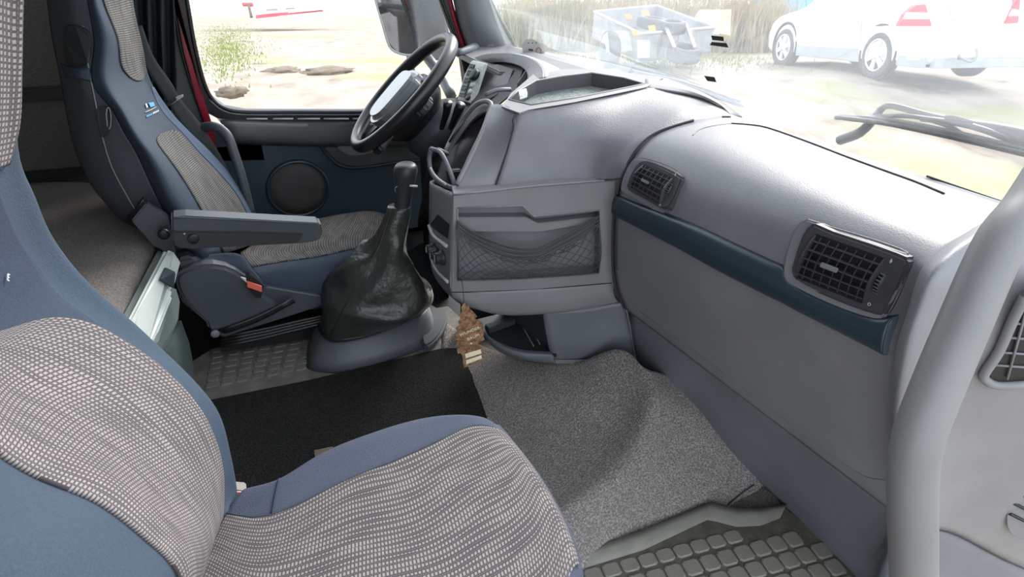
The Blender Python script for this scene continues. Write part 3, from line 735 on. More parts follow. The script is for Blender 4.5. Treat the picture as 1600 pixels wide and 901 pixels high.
slab('shelf_wall', [P(849, 486, y=1.19), P(862, 552, y=1.19), P(862, 552, y=1.19)+V((-.05, .22, 0)), P(849, 486, y=1.19)+V((-.05, .22, .03))], (.004, 0, 0), DKBLUE, dash)
rimp = [(752, 508), (764, 526), (788, 541), (822, 550), (864, 553)]
rr_ = [[P(a-3, b_-4, z=zs+.012) for a, b_ in rimp], [P(a, b_+2, z=zs+.016) for a, b_ in rimp], [P(a+1, b_+10, z=zs+.0) for a, b_ in rimp], [P(a+4, b_+14, z=zs-.03) for a, b_ in rimp]]
rr_[2][-1] = P(866, 565, z=zs-.01); rr_[3][-1] = P(868, 568, z=zs-.03)
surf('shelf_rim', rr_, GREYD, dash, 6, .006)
for a, b_ in (((808, 494), (834, 541)), ((817, 492), (844, 538))): tube('rib', [P(*a, z=zs+.002), P(*b_, z=zs+.002)], .0016, GREY2, dash, 6, 1)
slab('shelf_block', [P(*p, z=zs+.02) for p in [(757, 506), (800, 494), (806, 498), (764, 513)]], (0, 0, -.02), DKBLUE, dash, .002)

# air freshener hanging from the net
cpts = [(240,540),(250,556),(262,557),(265,570),(280,583),(298,603),(288,613),(308,623),(328,640),(314,650),(331,668),(324,688),(331,704),(316,714),(300,722),(294,733),(318,740),(323,795),(238,830),(232,775),(222,763),(214,770),(208,750),(218,736),(204,726),(212,710),(196,700),(204,682),(214,672),(203,656),(220,642),(213,626),(228,612),(217,600),(231,582),(227,566)]
ty = 1.165
T = lambda p, o=0: P(640+p[0]/2.817, 280+p[1]/2.817, y=ty-o)
m, nt, b = base('printed_walnut', (.3, .16, .08), .5)
f = ramp(nt, noise(nt, 120, detail=4), .35, .65); nt.links.new(mix(nt, f, (.34, .19, .10), (.12, .05, .02)), b.inputs['Base Color'])
af = thing('air_freshener', 'brown tree-shaped paper air freshener hanging on a string from the net', 'air freshener', T((280, 830)))
slab('tree_card', [T(p) for p in cpts], (0, .0018, 0), m, af)
cream = plastic('print_cream', (.85, .74, .55), .6, 50, 0)
dx, dy = (T((300, 650))-T((220, 682))).normalized(), (T((262, 600))-T((272, 650))).normalized()
text('lettering', 'WUNDER-', T((221, 692), .0006), dx, dy, .0118, cream, af)
text('lettering', 'BAUM', T((254, 710), .0006), dx, dy, .0118, cream, af)
lathe('print_dot', T((271, 722), .0003), V((0, -1, 0)), [(.0024, 0), (.0024, .0006)], cream, af, 12)
slab('label_panel', [T(p, .0004) for p in [(244, 768), (312, 748), (316, 765), (247, 787)]], (0, -.0006, 0), cream, af)
slab('label_panel', [T(p, .0004) for p in [(248, 796), (316, 773), (318, 787), (249, 814)]], (0, -.0006, 0), cream, af)
tube('string', [K((721, 436), .006), T((233, 470)), T((238, 520)), T((240, 545))], .0009, NETM, af, 6, 3)

# instrument binnacle and what stands on the driver side of the dashboard
bn = [[P(735, 93, y=1.98), P(752, 86, y=1.92), P(775, 83, y=1.84), P(805, 84, y=1.74), P(832, 92, y=1.64), P(848, 106, y=1.56), P(850, 122, y=1.50)],
      [P(738, 98, y=1.96), P(756, 93, y=1.90), P(778, 91, y=1.82), P(803, 92, y=1.73), P(825, 99, y=1.64), P(836, 111, y=1.57), P(835, 126, y=1.51)],
      [P(744, 103, y=1.95), P(758, 99, y=1.90), P(779, 97, y=1.82), P(800, 99, y=1.73), P(817, 106, y=1.65), P(824, 117, y=1.58), P(822, 132, y=1.52)]]
surf('instrument_hood', bn, GREY2, dash, 5, .01)
surf('hood_top', [[p for p in bn[0]], [P(745, 91, y=2.05), P(765, 84.5, y=2.0), P(790, 83, y=1.93), P(818, 85.5, y=1.84), P(845, 94, y=1.76), P(868, 104, y=1.68), P(882, 113, y=1.62)]], GREY2, dash, 5, .004)
slab('binnacle_side', [P(*p, y=1.62) for p in [(796, 150), (826, 104), (850, 105), (862, 116), (832, 128), (800, 156)]], (.01, .02, 0), GREY2, dash)
ip = slab('instrument_panel', [P(744, 102, y=1.96), P(780, 97, y=1.84), P(818, 106, y=1.68), P(806, 140, y=1.60), P(765, 175, y=1.58), P(735, 168, y=1.74)], (.01, .004, 0), CUBM, dash)
slab('instrument_glass', [P(757, 103, y=1.87), P(779, 100, y=1.81), P(803, 108, y=1.71), P(792, 138, y=1.66), P(758, 160, y=1.68), P(745, 158, y=1.76)], V((-.003, -.001, 0)), plastic('instrument_dark', (.035, .028, .032), .3, 900, 0), ip, .001)
sw = slab('switch_panel', [P(736, 95, y=1.90), P(758, 100, y=1.82), P(752, 118, y=1.80), P(738, 162, y=1.76), P(714, 156, y=1.84), P(726, 118, y=1.87)], (.012, .004, 0), SILV, dash, .002)
SQ = [P(736, 95, y=1.885), P(758, 100, y=1.805), P(738, 162, y=1.745), P(714, 156, y=1.825)]
sqn = (SQ[1]-SQ[0]).cross(SQ[3]-SQ[0]).normalized()
if sqn.dot(CAM-SQ[0]) < 0: sqn = -sqn
SW = lambda s_, t_, o=.003: quadpt(SQ, s_, t_)+sqn*o
slab('switch_field', [SW(.08, .08), SW(.48, .08), SW(.48, .92), SW(.08, .92)], sqn*.002, DARK, sw, .001)
for i in range(8):
    t = .12+i*.095; slab('vent_slot', [SW(.13, t, .005), SW(.43, t, .005), SW(.43, t+.05, .005), SW(.13, t+.05, .005)], sqn*.002, LOCK if i % 2 else BLK, sw)
lathe('rotary_switch', SW(.73, .34), sqn, [(.017, 0), (.017, .012), (.012, .015), (.002, .015)], DARK, sw, 16)
for t in (.58, .75, .90): lathe('button', SW(.73, t), sqn, [(.009, 0), (.009, .005), (.001, .006)], SILV if t < .8 else DARK, sw, 12)
surf('binnacle_base', [[P(714, 152, y=1.86), P(740, 160, y=1.78), P(775, 172, y=1.60), P(800, 160, y=1.5)], [P(700, 175, y=1.84), P(725, 185, y=1.72), P(755, 185, y=1.56), P(790, 168, y=1.46)], [P(690, 215, y=1.82), P(700, 220, y=1.68), P(715, 215, y=1.55), P(745, 180, y=1.45)], [P(670, 260, y=1.8), P(680, 262, y=1.68), P(690, 268, y=1.56), P(700, 240, y=1.50)]], DARK, dash, 5, .004)
tube('indicator_lever', [P(758, 148, y=1.46), P(772, 142, y=1.46), P(785, 140, y=1.46), P(797, 140, y=1.47)], .0055, GREYD, dash, 8, 3)
dsh_l = surf('dash_lower_panel', [[P(655, 215, y=2.1), P(675, 218, y=1.9), P(700, 235, y=1.7)], [P(660, 330, y=2.1), P(675, 330, y=1.9), P(690, 330, y=1.7)], [P(665, 470, y=2.1), P(680, 470, y=1.9), P(700, 470, y=1.7)]], BLK, dash, 4, .004)

# ================================================================== driver's door (door_1) with window, pillars
YD = 2.20
D = lambda px, py, o=0: P(px, py, y=YD-o)
door = thing('door_1', '', 'door', (.2, YD, .1)); del door['label']; del door['category']; door['kind'] = 'structure'
# window opening outline (pixels): rear edge, rounded lower corner, sill, front edge
win = [(278, -60), (292, 0), (302, 60), (316, 120), (330, 152), (352, 169), (385, 175), (470, 175), (560, 175), (640, 172), (700, 168), (730, 150), (722, 90), (690, 0), (672, -60)]
outr = [(258, -60), (272, 0), (284, 70), (300, 140), (316, 172), (340, 185), (385, 189), (470, 190), (560, 190), (640, 187), (705, 185), (748, 160), (738, 90), (705, 0), (690, -60)]
ring('window_seal', [D(*p, .02) for p in outr], [D(*p, .02) for p in win], (0, .04, 0), BLK, door)
tube('seal_bead', [D(*p, .022) for p in win], .006, BLK, door, 8, 4)
tube('seal_glint', [D(p[0]-3, p[1]+4, .026) for p in win[4:11]], .0028, GREYD, door, 6, 4)
# sill ledge, grey capping rail, shadow slot
rail = [[D(340, 184, .0), D(450, 186, .0), D(560, 186, .0), D(720, 180, .0)], [D(345, 190, .05), D(450, 193, .05), D(560, 193, .05), D(700, 188, .05)], [D(352, 200, .06), D(450, 200, .06), D(560, 200, .06), D(690, 196, .06)], [D(356, 218, .055), D(450, 222, .055), D(560, 224, .055), D(690, 222, .055)], [D(356, 226, .01), D(450, 228, .01), D(560, 230, .01), D(690, 228, .01)]]
surf('capping_rail', rail, plastic('door_grey', (.075, .082, .085), .4, 700, .2), door, 5, .005)
for a, b_ in ((385, 418), (426, 458), (465, 500), (506, 545), (551, 600)): tube('vent_slit', [D(a, 185.5, .030), D(b_, 185.5, .030)], .0028, SILV, door, 6, 1)
slab('rail_recess', [D(480, 192, .056), D(560, 192, .056), D(560, 196, .060), D(482, 196, .060)], (0, -.002, 0), BLK, door)
panel = [D(330, 200), D(700, 200), D(700, 470), D(560, 520), (D(400, 520)), D(345, 500), D(340, 420), D(335, 300)]
slab('door_panel', panel, (0, .02, 0), BLUEP, door)
# sculpted rail under the capping, swooping down to the front
sw_o = [(480, 224), (498, 226), (510, 240), (530, 258), (560, 262), (620, 254), (690, 246)]
sw_i = [(480, 219), (500, 221), (514, 233), (532, 248), (560, 251), (620, 244), (690, 236)]
tube('sculpted_line', [D(*p, .012) for p in sw_o], .006, BLUED, door, 8, 4)
slab('armrest_recess', [D(502, 222, .006), D(690, 222, .006), D(690, 246, .008), (D(620, 254, .008)), D(560, 261, .008), D(532, 256, .008), D(514, 240, .008)], (0, .005, 0), MATS['door_grey'], door, .001)
slab('door_pull', [D(530, 226, .03), D(600, 226, .03), D(588, 236, .03), D(560, 243, .03), D(540, 240, .03)], (0, .02, 0), GREY, door, .003, 3)
c = D(466, 295, .004); 
sp_ = lathe('speaker_ring', c, V((0, -1, 0)), [(.107, -.002), (.105, .008), (.097, .010), (.094, .004)], BLUED, door, 40)
lathe('speaker_grille', c, V((0, -1, 0)), [(.095, .0), (.095, .006), (.060, .011), (.001, .013)], plastic('speaker_cloth', (.055, .050, .050), .8, 250, .9), sp_, 36)
# bright dust line of the lower panel
win_glass = slab('window_1', [D(*p, -.005) for p in win], (0, .004, 0), GLASSD); struct(win_glass)
# red body pillar behind the door and inner pillar lining
struct(slab('trim_5', [P(*p, y=2.19) for p in [(255, -60), (272, -30), (284, 20), (300, 90), (318, 150), (334, 200), (345, 290), (352, 420), (342, 420), (330, 290), (322, 195), (306, 150), (288, 80), (277, 20), (262, -60)]], (0, -.03, 0), RED, None, .003))
struct(slab('trim_6', [P(*p, y=2.185) for p in [(170, -60), (262, -60), (277, 20), (288, 80), (306, 150), (322, 195), (332, 290), (345, 330), (230, 330), (190, 120)]], (0, .02, 0), plastic('pillar_lining', (.075, .082, .078), .7, 500, .2)))
struct(tube('trim_7', [P(*p, y=2.175) for p in [(264, -60), (278, 50), (292, 110), (310, 165), (322, 200)]], .004, BLK))
# a-pillar between door window and windscreen
ap = [[P(700, -40, y=2.17), P(718, -40, y=2.13), P(738, -40, y=2.12), P(752, -40, y=2.14)],
      [P(712, 20, y=2.17), P(730, 20, y=2.12), P(755, 20, y=2.11), P(775, 20, y=2.14)],
      [P(724, 60, y=2.17), P(742, 58, y=2.12), P(772, 55, y=2.10), P(792, 55, y=2.14)],
      [P(735, 88, y=2.17), P(752, 84, y=2.12), P(785, 82, y=2.10), P(808, 84, y=2.14)],
      [P(745, 120, y=2.17), P(762, 120, y=2.12), P(795, 120, y=2.10), P(825, 120, y=2.14)]]
pg = struct(surf('trim_8', ap, plastic('a_pillar_grey', (.13, .14, .15), .5, 600, .2), None, 5, .006))
struct(tube('trim_9', [P(*p, y=2.15) for p in [(745, -50), (770, 10), (795, 55), (812, 90)]], .008, RUB, None, 8))
struct(tube('trim_10', [P(*p, y=2.19) for p in [(692, -40), (706, 20), (722, 70), (738, 110)]], .013, RED, None, 8))
struct(tube('trim_11', [P(*p, y=2.18) for p in [(703, -40), (718, 20), (732, 70), (744, 110)]], .011, RUB, None, 8))
cap = lathe('trim_12', P(766, 73, y=2.105), V((-.25, -.95, .1)), [(.014, 0), (.014, .003), (.012, .004), (.001, .004)], GREYD, None, 20); struct(cap)
ph = thing('pillar_handle', 'short grey grab handle on the far windscreen pillar behind the steering wheel', 'grab handle', P(735, 76, y=2.08))
tube('bar', [P(716, 83, y=2.0), P(730, 78, y=2.04), P(742, 75, y=2.09)], [.010, .012, .017], GREYD, ph, 12, 3)

# windscreen: bowed pane standing behind the dashboard
wb = [(.85, 2.19, .80), (.98, 1.9, .80), (1.07, 1.4, .80), (1.09, 1.0, .81), (1.07, .55, .82), (1.0, .30, .83), (.88, .12, .84)]
wt = [(.52, 2.19, 1.95), (.64, 1.9, 1.97), (.72, 1.4, 1.98), (.74, 1.0, 1.98), (.72, .55, 1.98), (.66, .30, 1.97), (.55, .12, 1.95)]
wrows = [[V(a) for a in wb], [lerp(a, b_, .5)+V((.01, 0, 0)) for a, b_ in zip(wb, wt)], [V(a) for a in wt]]
WS = Surf(wrows).bvh()
struct(WS.mesh('window_2', GLASS, None, 5, 5, .004, camsign(wrows)))
def wsl(name, pts, mat, lab, cat, thick=.0006, group=None):
    q = [WS.hit(*p, .0012) for p in pts]; n = (WS.hit(*pts[0], .01)-WS.hit(*pts[0])).normalized()
    o = slab(name, q, n*thick, mat, None); tag(o, lab, cat, group); return o
wsl('sticker', [(1112, 55), (1131, 57), (1132, 64), (1114, 62)], BLK, 'upper of the two short black strips stuck on the windscreen', 'sticker')
wsl('sticker', [(1113, 65), (1136, 67), (1139, 74), (1110, 70)], BLK, 'lower of the two stacked black strips stuck on the windscreen', 'sticker')
wsl('sticker', [(1101, 118), (1117, 120), (1120, 128), (1106, 126)], BLK, 'small black rectangular sticker low on the windscreen above the left wiper', 'sticker')
import math as _m
st = thing('parking_sticker', 'round pale paper badge with black print at the driver corner of the windscreen', 'sticker', P(835, 80, y=1.97))
H = lambda a, b_, o=0: P(a, b_, y=1.97-o)
n_ = F0*.001
slab('badge', [H(834+18*math.cos(a)+2*math.sin(a), 80+19*math.sin(a)+4*math.cos(a)) for a in [2*math.pi*i/28 for i in range(28)]], n_, plastic('badge_paper', (.34, .34, .32), .6, 20, 0), st)
for b_ in (76, 80, 84): slab('print', [H(826, b_, .004), H(833, b_+1, .004), H(833, b_+3.5, .004), H(826, b_+2.5, .004)], n_, BLK, st)
tube('print', [H(842+4*math.cos(a), 79+4.5*math.sin(a), .004) for a in [2*math.pi*i/12 for i in range(13)]], .001, plastic('print_red', (.35, .05, .05), .6, 20, 0), st, 5, 1)
for a in (826, 832, 838): lathe('print', H(a, 67, .004), F0, [(.002, 0), (.002, .0003)], BLK, st, 8)

# ================================================================== wipers outside the windscreen
def wpt(px, py, o): return WS.hit(px, py, 0)+(ray(px, py).normalized()*o)
wp = thing('windscreen_wiper', 'right-hand black windscreen wiper lying across the glass behind the long dashboard pad', 'wiper', wpt(1600, 250, .03))
tube('blade', [wpt(a, b_, .02) for a, b_ in ((1306, 183), (1380, 192), (1460, 208), (1540, 226), (1640, 250))], .0045, RUB, wp, 6, 3)
tube('blade_spine', [wpt(a, b_, .03) for a, b_ in ((1312, 181), (1390, 187), (1470, 202), (1550, 220), (1640, 243))], .0035, DKBLUE, wp, 6, 3)
tube('bow', [wpt(a, b_, .04) for a, b_ in ((1345, 184), (1400, 181), (1440, 184), (1480, 196), (1500, 208))], .004, DKBLUE, wp, 6, 3)
tube('bow', [wpt(a, b_, .04) for a, b_ in ((1440, 185), (1500, 193), (1550, 207), (1600, 230))], .005, DARK, wp, 6, 3)
tube('arm', [wpt(a, b_, .06) for a, b_ in ((1312, 219), (1345, 206), (1368, 182), (1380, 168), (1398, 166), (1450, 180), (1505, 192), (1560, 203), (1640, 222))], [.010, .010, .008, .006, .006, .006, .007, .011, .014], DKBLUE, wp, 8, 4)
slab('arm_clip', [wpt(a, b_, .05) for a, b_ in ((1476, 180), (1490, 180), (1522, 189), (1510, 196), (1475, 188))], ray(1500, 188)*-.008, ALU, wp, .001)
wp2 = thing('windscreen_wiper', 'left-hand black windscreen wiper behind the dashboard tray, its tip at the bare deck', 'wiper', wpt(1060, 140, .03))
tube('blade', [wpt(a, b_, .02) for a, b_ in ((985, 117), (1040, 127), (1100, 145), (1161, 166))], .0045, RUB, wp2, 6, 3)
tube('blade_spine', [wpt(a, b_, .03) for a, b_ in ((990, 112), (1050, 124), (1105, 141), (1156, 160))], .0045, DKBLUE, wp2, 6, 3)
tube('arm', [wpt(a, b_, .06) for a, b_ in ((984, 114), (988, 106), (1000, 107), (1040, 116), (1075, 128), (1110, 142))], [.007, .005, .005, .006, .007, .004], DKBLUE, wp2, 8, 4)
slab('arm_clip', [wpt(a, b_, .05) for a, b_ in ((1062, 127), (1070, 127), (1072, 134), (1063, 134))], ray(1066, 130)*-.006, SILV, wp2, .001)
sl = tube('paper_edge', [P(1448, 275, z=.885), P(1500, 293, z=.885), P(1568, 316, z=.885)], .0016, SEAM, dash, 6, 2)

# ================================================================== outside mirror of the driver door
mr = thing('wing_mirror', 'tall black wing mirror with rounded corner outside the driver window', 'mirror', P(640, 95, y=2.55))
mo = [(572, -60), (586, 0), (598, 40), (608, 72), (622, 83), (642, 86), (652, 80), (650, 60), (642, 20), (634, -60)]
slab('mirror_glass', [P(*p, y=2.50) for p in mo], V((.012, .004, 0)), MIRR, mr)
tube('mirror_rim', [P(*p, y=2.499) for p in mo[:8]], .004, SILV, mr, 6, 3)
ho = [[P(628, -60, y=2.49), P(664, -60, y=2.56), P(690, -60, y=2.66)], [P(640, 0, y=2.49), P(668, 0, y=2.56), P(695, 0, y=2.66)], [P(648, 45, y=2.49), P(670, 40, y=2.56), P(700, 40, y=2.66)], [P(652, 78, y=2.49), P(668, 80, y=2.56), P(704, 70, y=2.66)], [P(646, 88, y=2.5), P(668, 95, y=2.56), P(700, 92, y=2.66)]]
surf('mirror_housing', ho, DKBLUE, mr, 5, .01)
tube('mirror_arm', [P(640, 84, y=2.52), P(643, 110, y=2.5), P(655, 150, y=2.45)], .014, RUB, mr, 8, 3)
tube('mirror_arm', [P(668, 90, y=2.52), P(690, 120, y=2.4), P(705, 150, y=2.26)], .02, DKBLUE, mr, 8, 3)

# ================================================================== curtain and door grab handle, seat belt
cvs = []
for j in range(9):
    row = []
    for i in range(15):
        t = i/14; py = -60+j*29.; px = 196+t*74+(py/170)*18*(1-.6*t)
        row.append(P(px, py, y=2.11+.022*math.sin(i*1.57+.3*j)))
    cvs.append(row)
cu = surf('curtain', cvs, CURT, None, 4, .004); tag(cu, 'dark curtain hanging in folds between driver seat and red door pillar', 'curtain')
dh = tube('door_grab_handle', [P(312, 200, y=2.06), P(335, 198, y=2.02), P(354, 210, y=2.0), P(366, 240, y=1.98), P(380, 285, y=1.96), P(392, 335, y=1.95)], .014, DKBLUE, None, 12, 5)
tag(dh, 'dark bent tubular grab handle rising behind the driver seat beside the door', 'grab handle')
sb = thing('seat_belt', 'black seat belt running down beside the driver backrest with a metal tongue', 'seat belt', P(290, 170, y=2.02))
bl = [[P(205, 40, y=2.07), P(222, 40, y=2.07)], [P(222, 95, y=2.06), P(240, 88, y=2.06)], [P(246, 135, y=2.05), P(268, 130, y=2.05)], [P(262, 160, y=2.05), P(282, 155, y=2.05)], [P(280, 192, y=2.04), P(312, 192, y=2.04)], [P(312, 235, y=2.03), P(340, 235, y=2.03)], [P(340, 275, y=2.02), P(366, 285, y=2.02)], [P(368, 325, y=2.0), P(388, 338, y=2.0)]]
surf('webbing', bl, BELT, sb, 4, .003)
slab('belt_tongue', [P(260, 160, y=2.03), P(276, 150, y=2.03), P(286, 146, y=2.03), P(287, 150, y=2.03), P(270, 161, y=2.03), P(262, 166, y=2.03)], (0, -.006, 0), CHROME, sb, .001)
slab('tongue_cover', [P(259, 160, y=2.025), P(274, 151, y=2.025), P(277, 155, y=2.025), P(262, 166, y=2.025)], (0, -.008, 0), BLK, sb, .002)

# ================================================================== bunk with mattress and storage locker
mt = [[P(-60, 292, z=.50), P(40, 286, z=.50), P(100, 284, z=.50), P(150, 288, z=.50), P(200, 312, z=.50)],
      [P(-60, 340, z=.525), P(60, 330, z=.525), P(120, 325, z=.525), P(180, 330, z=.525), P(222, 345, z=.52)],
      [P(-60, 400, z=.535), P(80, 385, z=.535), P(150, 372, z=.535), P(205, 364, z=.53), P(236, 368, z=.515)],
      [P(-60, 450, z=.535), P(95, 430, z=.535), P(165, 412, z=.53), P(212, 395, z=.52), P(243, 388, z=.50)],
      [P(-60, 520, z=.535), P(110, 500, z=.53), P(175, 462, z=.52), P(212, 432, z=.505), P(240, 408, z=.475)],
      [P(-60, 620, z=.52), P(120, 600, z=.51), P(190, 520, z=.485), P(215, 478, z=.465), P(232, 430, z=.45)]]
mtr = surf('bunk_mattress', mt, MATTR, None, 6, .012); tag(mtr, 'brown-grey cloth bunk mattress lying behind the seats', 'mattress')
lk = thing('bunk_locker', 'pale grey storage locker under the bunk with chamfered white front and dark latch', 'locker', P(290, 590, z=FZ))
zk = .5
slab('locker_rail', [P(246, 390, z=zk), P(253, 392, z=zk), P(190, 520, z=zk), P(182, 510, z=zk)], (0, 0, -.02), LOCK, lk, .002)
slab('locker_rail', [P(254, 391, z=zk-.002), P(260, 390, z=zk-.002), P(200, 525, z=zk-.002), P(190, 520, z=zk-.002)], (0, 0, -.02), SILV, lk, .002)
wf = [[P(260, 388, y=1.50), P(276, 392, y=1.485), P(286, 410, y=1.47), P(276, 440, y=1.455)],
      [P(246, 420, y=1.42), P(262, 428, y=1.405), P(270, 452, y=1.39), P(258, 474, y=1.38)],
      [P(228, 455, y=1.34), P(246, 468, y=1.325), P(268, 458, y=1.38), P(256, 478, y=1.37)],
      ]
slab('locker_front', [P(260, 388, y=1.50), P(273, 390, y=1.49), P(286, 409, y=1.47), P(274, 444, y=1.45), P(266, 452, y=1.43), P(272, 460, y=1.42), P(243, 532, y=1.27), P(228, 560, y=1.22), P(180, 530, y=1.2), P(205, 492, y=1.27)], V((-.03, .0, -.03)), SILV, lk, .006)
slab('locker_side', [P(275, 444, y=1.452), P(283, 470, y=1.455), P(280, 500, y=1.43), P(262, 540, y=1.36), P(246, 556, y=1.30), P(225, 590, y=1.25), P(215, 560, y=1.22), P(243, 532, y=1.272), P(270, 462, y=1.425)], V((-.06, .0, 0)), LOCK, lk, .006)
slab('locker_latch', [P(256, 418, y=1.435), P(273, 426, y=1.44), P(270, 452, y=1.425), P(262, 446, y=1.40), P(247, 438, y=1.39)], V((.004, -.004, .004)), DKBLUE, lk, .003)
slab('latch_slot', [P(258, 430, y=1.425), P(268, 433, y=1.425), P(267, 437, y=1.425), P(257, 434, y=1.42)], V((.003, -.003, .003)), BLK, lk)
slab('locker_base', [P(282, 492, y=1.50), P(296, 530, y=1.50), P(304, 575, y=1.50), P(304, 640, y=1.30), P(250, 640, y=1.2), P(230, 570, y=1.2), P(262, 540, y=1.34)], V((-.08, .0, -.0)), plastic('locker_base_grey', (.09, .115, .112), .5, 600, .15), lk, .01)

# ================================================================== driver seat
ds = thing('driver_seat', 'navy driver seat with check cloth inserts, tilted backrest and near-side armrest', 'seat', P(430, 530, z=FZ))
ys = [[1.68, 1.66, 1.70, 1.78, 1.86, 1.89]]*3+[[1.64, 1.62, 1.68, 1.78, 1.87, 1.91], [1.61, 1.58, 1.66, 1.78, 1.89, 1.94]]+[[1.60, 1.55, 1.62, 1.77, 1.90, 1.96]]*5
px_ = [[(128, -60), (140, -60), (155, -60), (178, -60), (196, -60), (204, -60)],
       [(136, 0), (148, 0), (160, 0), (182, 0), (199, 0), (206, 0)],
       [(146, 65), (164, 62), (183, 62), (200, 65), (212, 67), (218, 68)],
       [(143, 127), (165, 125), (188, 122), (212, 122), (224, 122), (234, 128)],
       [(175, 173), (194, 175), (214, 175), (238, 172), (252, 170), (263, 173)],
       [(193, 207), (215, 215), (238, 218), (260, 210), (280, 205), (294, 206)],
       [(213, 240), (240, 252), (264, 250), (287, 243), (310, 238), (326, 236)],
       [(236, 290), (265, 302), (297, 296), (322, 285), (343, 272), (357, 272)],
       [(260, 338), (288, 345), (322, 337), (350, 325), (374, 312), (388, 325)],
       [(290, 392), (320, 402), (352, 395), (384, 385), (402, 375), (414, 380)]]
rows = []
for yy, pp in zip(ys, px_):
    r = [P(a, b_, y=c) for (a, b_), c in zip(pp, yy)]
    r.append(r[-1]+V((-.07, .015, .0))); rows.append(r)
DB = Surf(rows)
sgn = camsign([rows[3], rows[6]])
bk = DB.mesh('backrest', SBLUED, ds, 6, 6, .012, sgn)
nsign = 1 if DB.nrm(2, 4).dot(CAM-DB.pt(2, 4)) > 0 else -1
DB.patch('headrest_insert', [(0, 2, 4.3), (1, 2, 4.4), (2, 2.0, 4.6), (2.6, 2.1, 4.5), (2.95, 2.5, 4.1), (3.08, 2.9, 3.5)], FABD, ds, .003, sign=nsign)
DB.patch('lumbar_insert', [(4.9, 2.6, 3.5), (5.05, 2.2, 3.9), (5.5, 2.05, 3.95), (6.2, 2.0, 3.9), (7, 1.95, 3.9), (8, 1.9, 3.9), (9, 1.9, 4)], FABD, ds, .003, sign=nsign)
DB.patch('far_bolster_cover', [(3.2, 4.4, 5.2), (4, 3.9, 5.3), (5, 4.1, 5.4), (6, 4.05, 5.5), (7, 4.05, 5.5), (8, 4.05, 5.5), (9, 4.1, 5.5)], speck('seat_mid_blue', (.06, .082, .13), (.075, .10, .15), 500, .85, .3, .0008), ds, .0015, sign=nsign)
lg = [(228, 166), (240, 166)]
def dbhit(px, py, off=.003):
    if not hasattr(DB, 'tree'): DB.bvh()
    return DB.hit(px, py, off)
cy = plastic('logo_blue', (.05, .25, .42), .6, 50, 0)
slab('logo_block', [dbhit(230, 161), dbhit(238, 160), dbhit(240, 166), dbhit(233, 168)], DB.nrm(3, 4)*nsign*.0005, cy, ds)
slab('logo_block', [dbhit(225, 163), dbhit(227, 162), dbhit(229, 168), dbhit(227, 169)], DB.nrm(3, 4)*nsign*.0005, SILV, ds)
tube('logo_line', [dbhit(225, 176), dbhit(234, 172), dbhit(242, 167.5)], .0009, SILV, ds, 5, 1)
text('logo_lettering', 'FH', dbhit(228, 183), dbhit(236, 178)-dbhit(228, 183), dbhit(226, 177)-dbhit(228, 183), .011, cy, ds) if False else None
for i in range(4): slab('logo_letter', [dbhit(237+2.4*i, 176-1.1*i), dbhit(238.6+2.4*i, 175.2-1.1*i), dbhit(239+2.4*i, 178-1.1*i), dbhit(237.4+2.4*i, 178.8-1.1*i)], DB.nrm(3, 4)*nsign*.0005, SILV, ds)
for i in range(4): slab('logo_letter', [dbhit(227+2.4*i, 181-1.1*i), dbhit(228.6+2.4*i, 180.2-1.1*i), dbhit(229+2.4*i, 183-1.1*i), dbhit(227.4+2.4*i, 183.8-1.1*i)], DB.nrm(3, 4)*nsign*.0005, cy, ds)
# hard shell on the near side of the backrest
sl_ = [(86, -60), (92, 0), (100, 65), (112, 123), (120, 170), (130, 220), (143, 262), (166, 306), (200, 345), (244, 392)]
srow = []
for j, (a, b_) in enumerate(sl_):
    L0 = rows[j][0]; s0 = P(a, b_, y=L0.y+.05)
    srow.append([s0+V((-.03, .05, 0)), s0, lerp(s0, L0, .5)+V((.0, -.012, .0)), L0+V((.004, .0, 0))])
surf('seat_shell', srow, DKBLUE, ds, 6, .006)
SH = Surf(srow).bvh()
tube('piping', [SH.hit(*p, .002) for p in [(131, 40), (134, 75), (139, 105), (148, 150), (156, 190), (163, 222), (176, 262), (196, 300), (222, 345)]], .0016, LOCK, ds, 6, 3)
slab('headrest_side_cover', [SH.hit(*p, .003) for p in [(103, 48), (112, 38), (136, 44), (144, 66), (140, 98), (128, 104), (106, 98)]], V((0, -.006, 0)), DARK, ds, .003, 3)
surf('cover_strap', [[SH.hit(99, 100, .006), SH.hit(115, 106, .008), SH.hit(130, 110, .008), SH.hit(142, 108, .006)], [SH.hit(106, 120, .006), SH.hit(118, 122, .008), SH.hit(130, 124, .008), SH.hit(143, 127, .006)]], SBLUED, ds, 4, .004)
lv2 = slab('recline_handle', [SH.hit(*p, .004) for p in [(153, 172), (160, 166), (168, 166), (173, 176), (174, 192), (170, 208), (160, 210)]], V((0, -.012, 0)), DARK, ds, .004, 3)
tube('handle_rim', [P(a, b_, y=SH.hit(170, 190).y-.014) for a, b_ in [(167, 170), (170, 168), (173, 178), (173, 194), (170, 202), (168, 196), (166, 180), (167, 170)]], .0016, LOCK, lv2, 6, 3)
surf('shell_strap', [[P(224, 308, y=1.585), P(212, 325, y=1.58), P(196, 340, y=1.60)], [P(231, 316, y=1.585), P(219, 334, y=1.58), P(204, 348, y=1.60)]], BLK, ds, 3, .004)
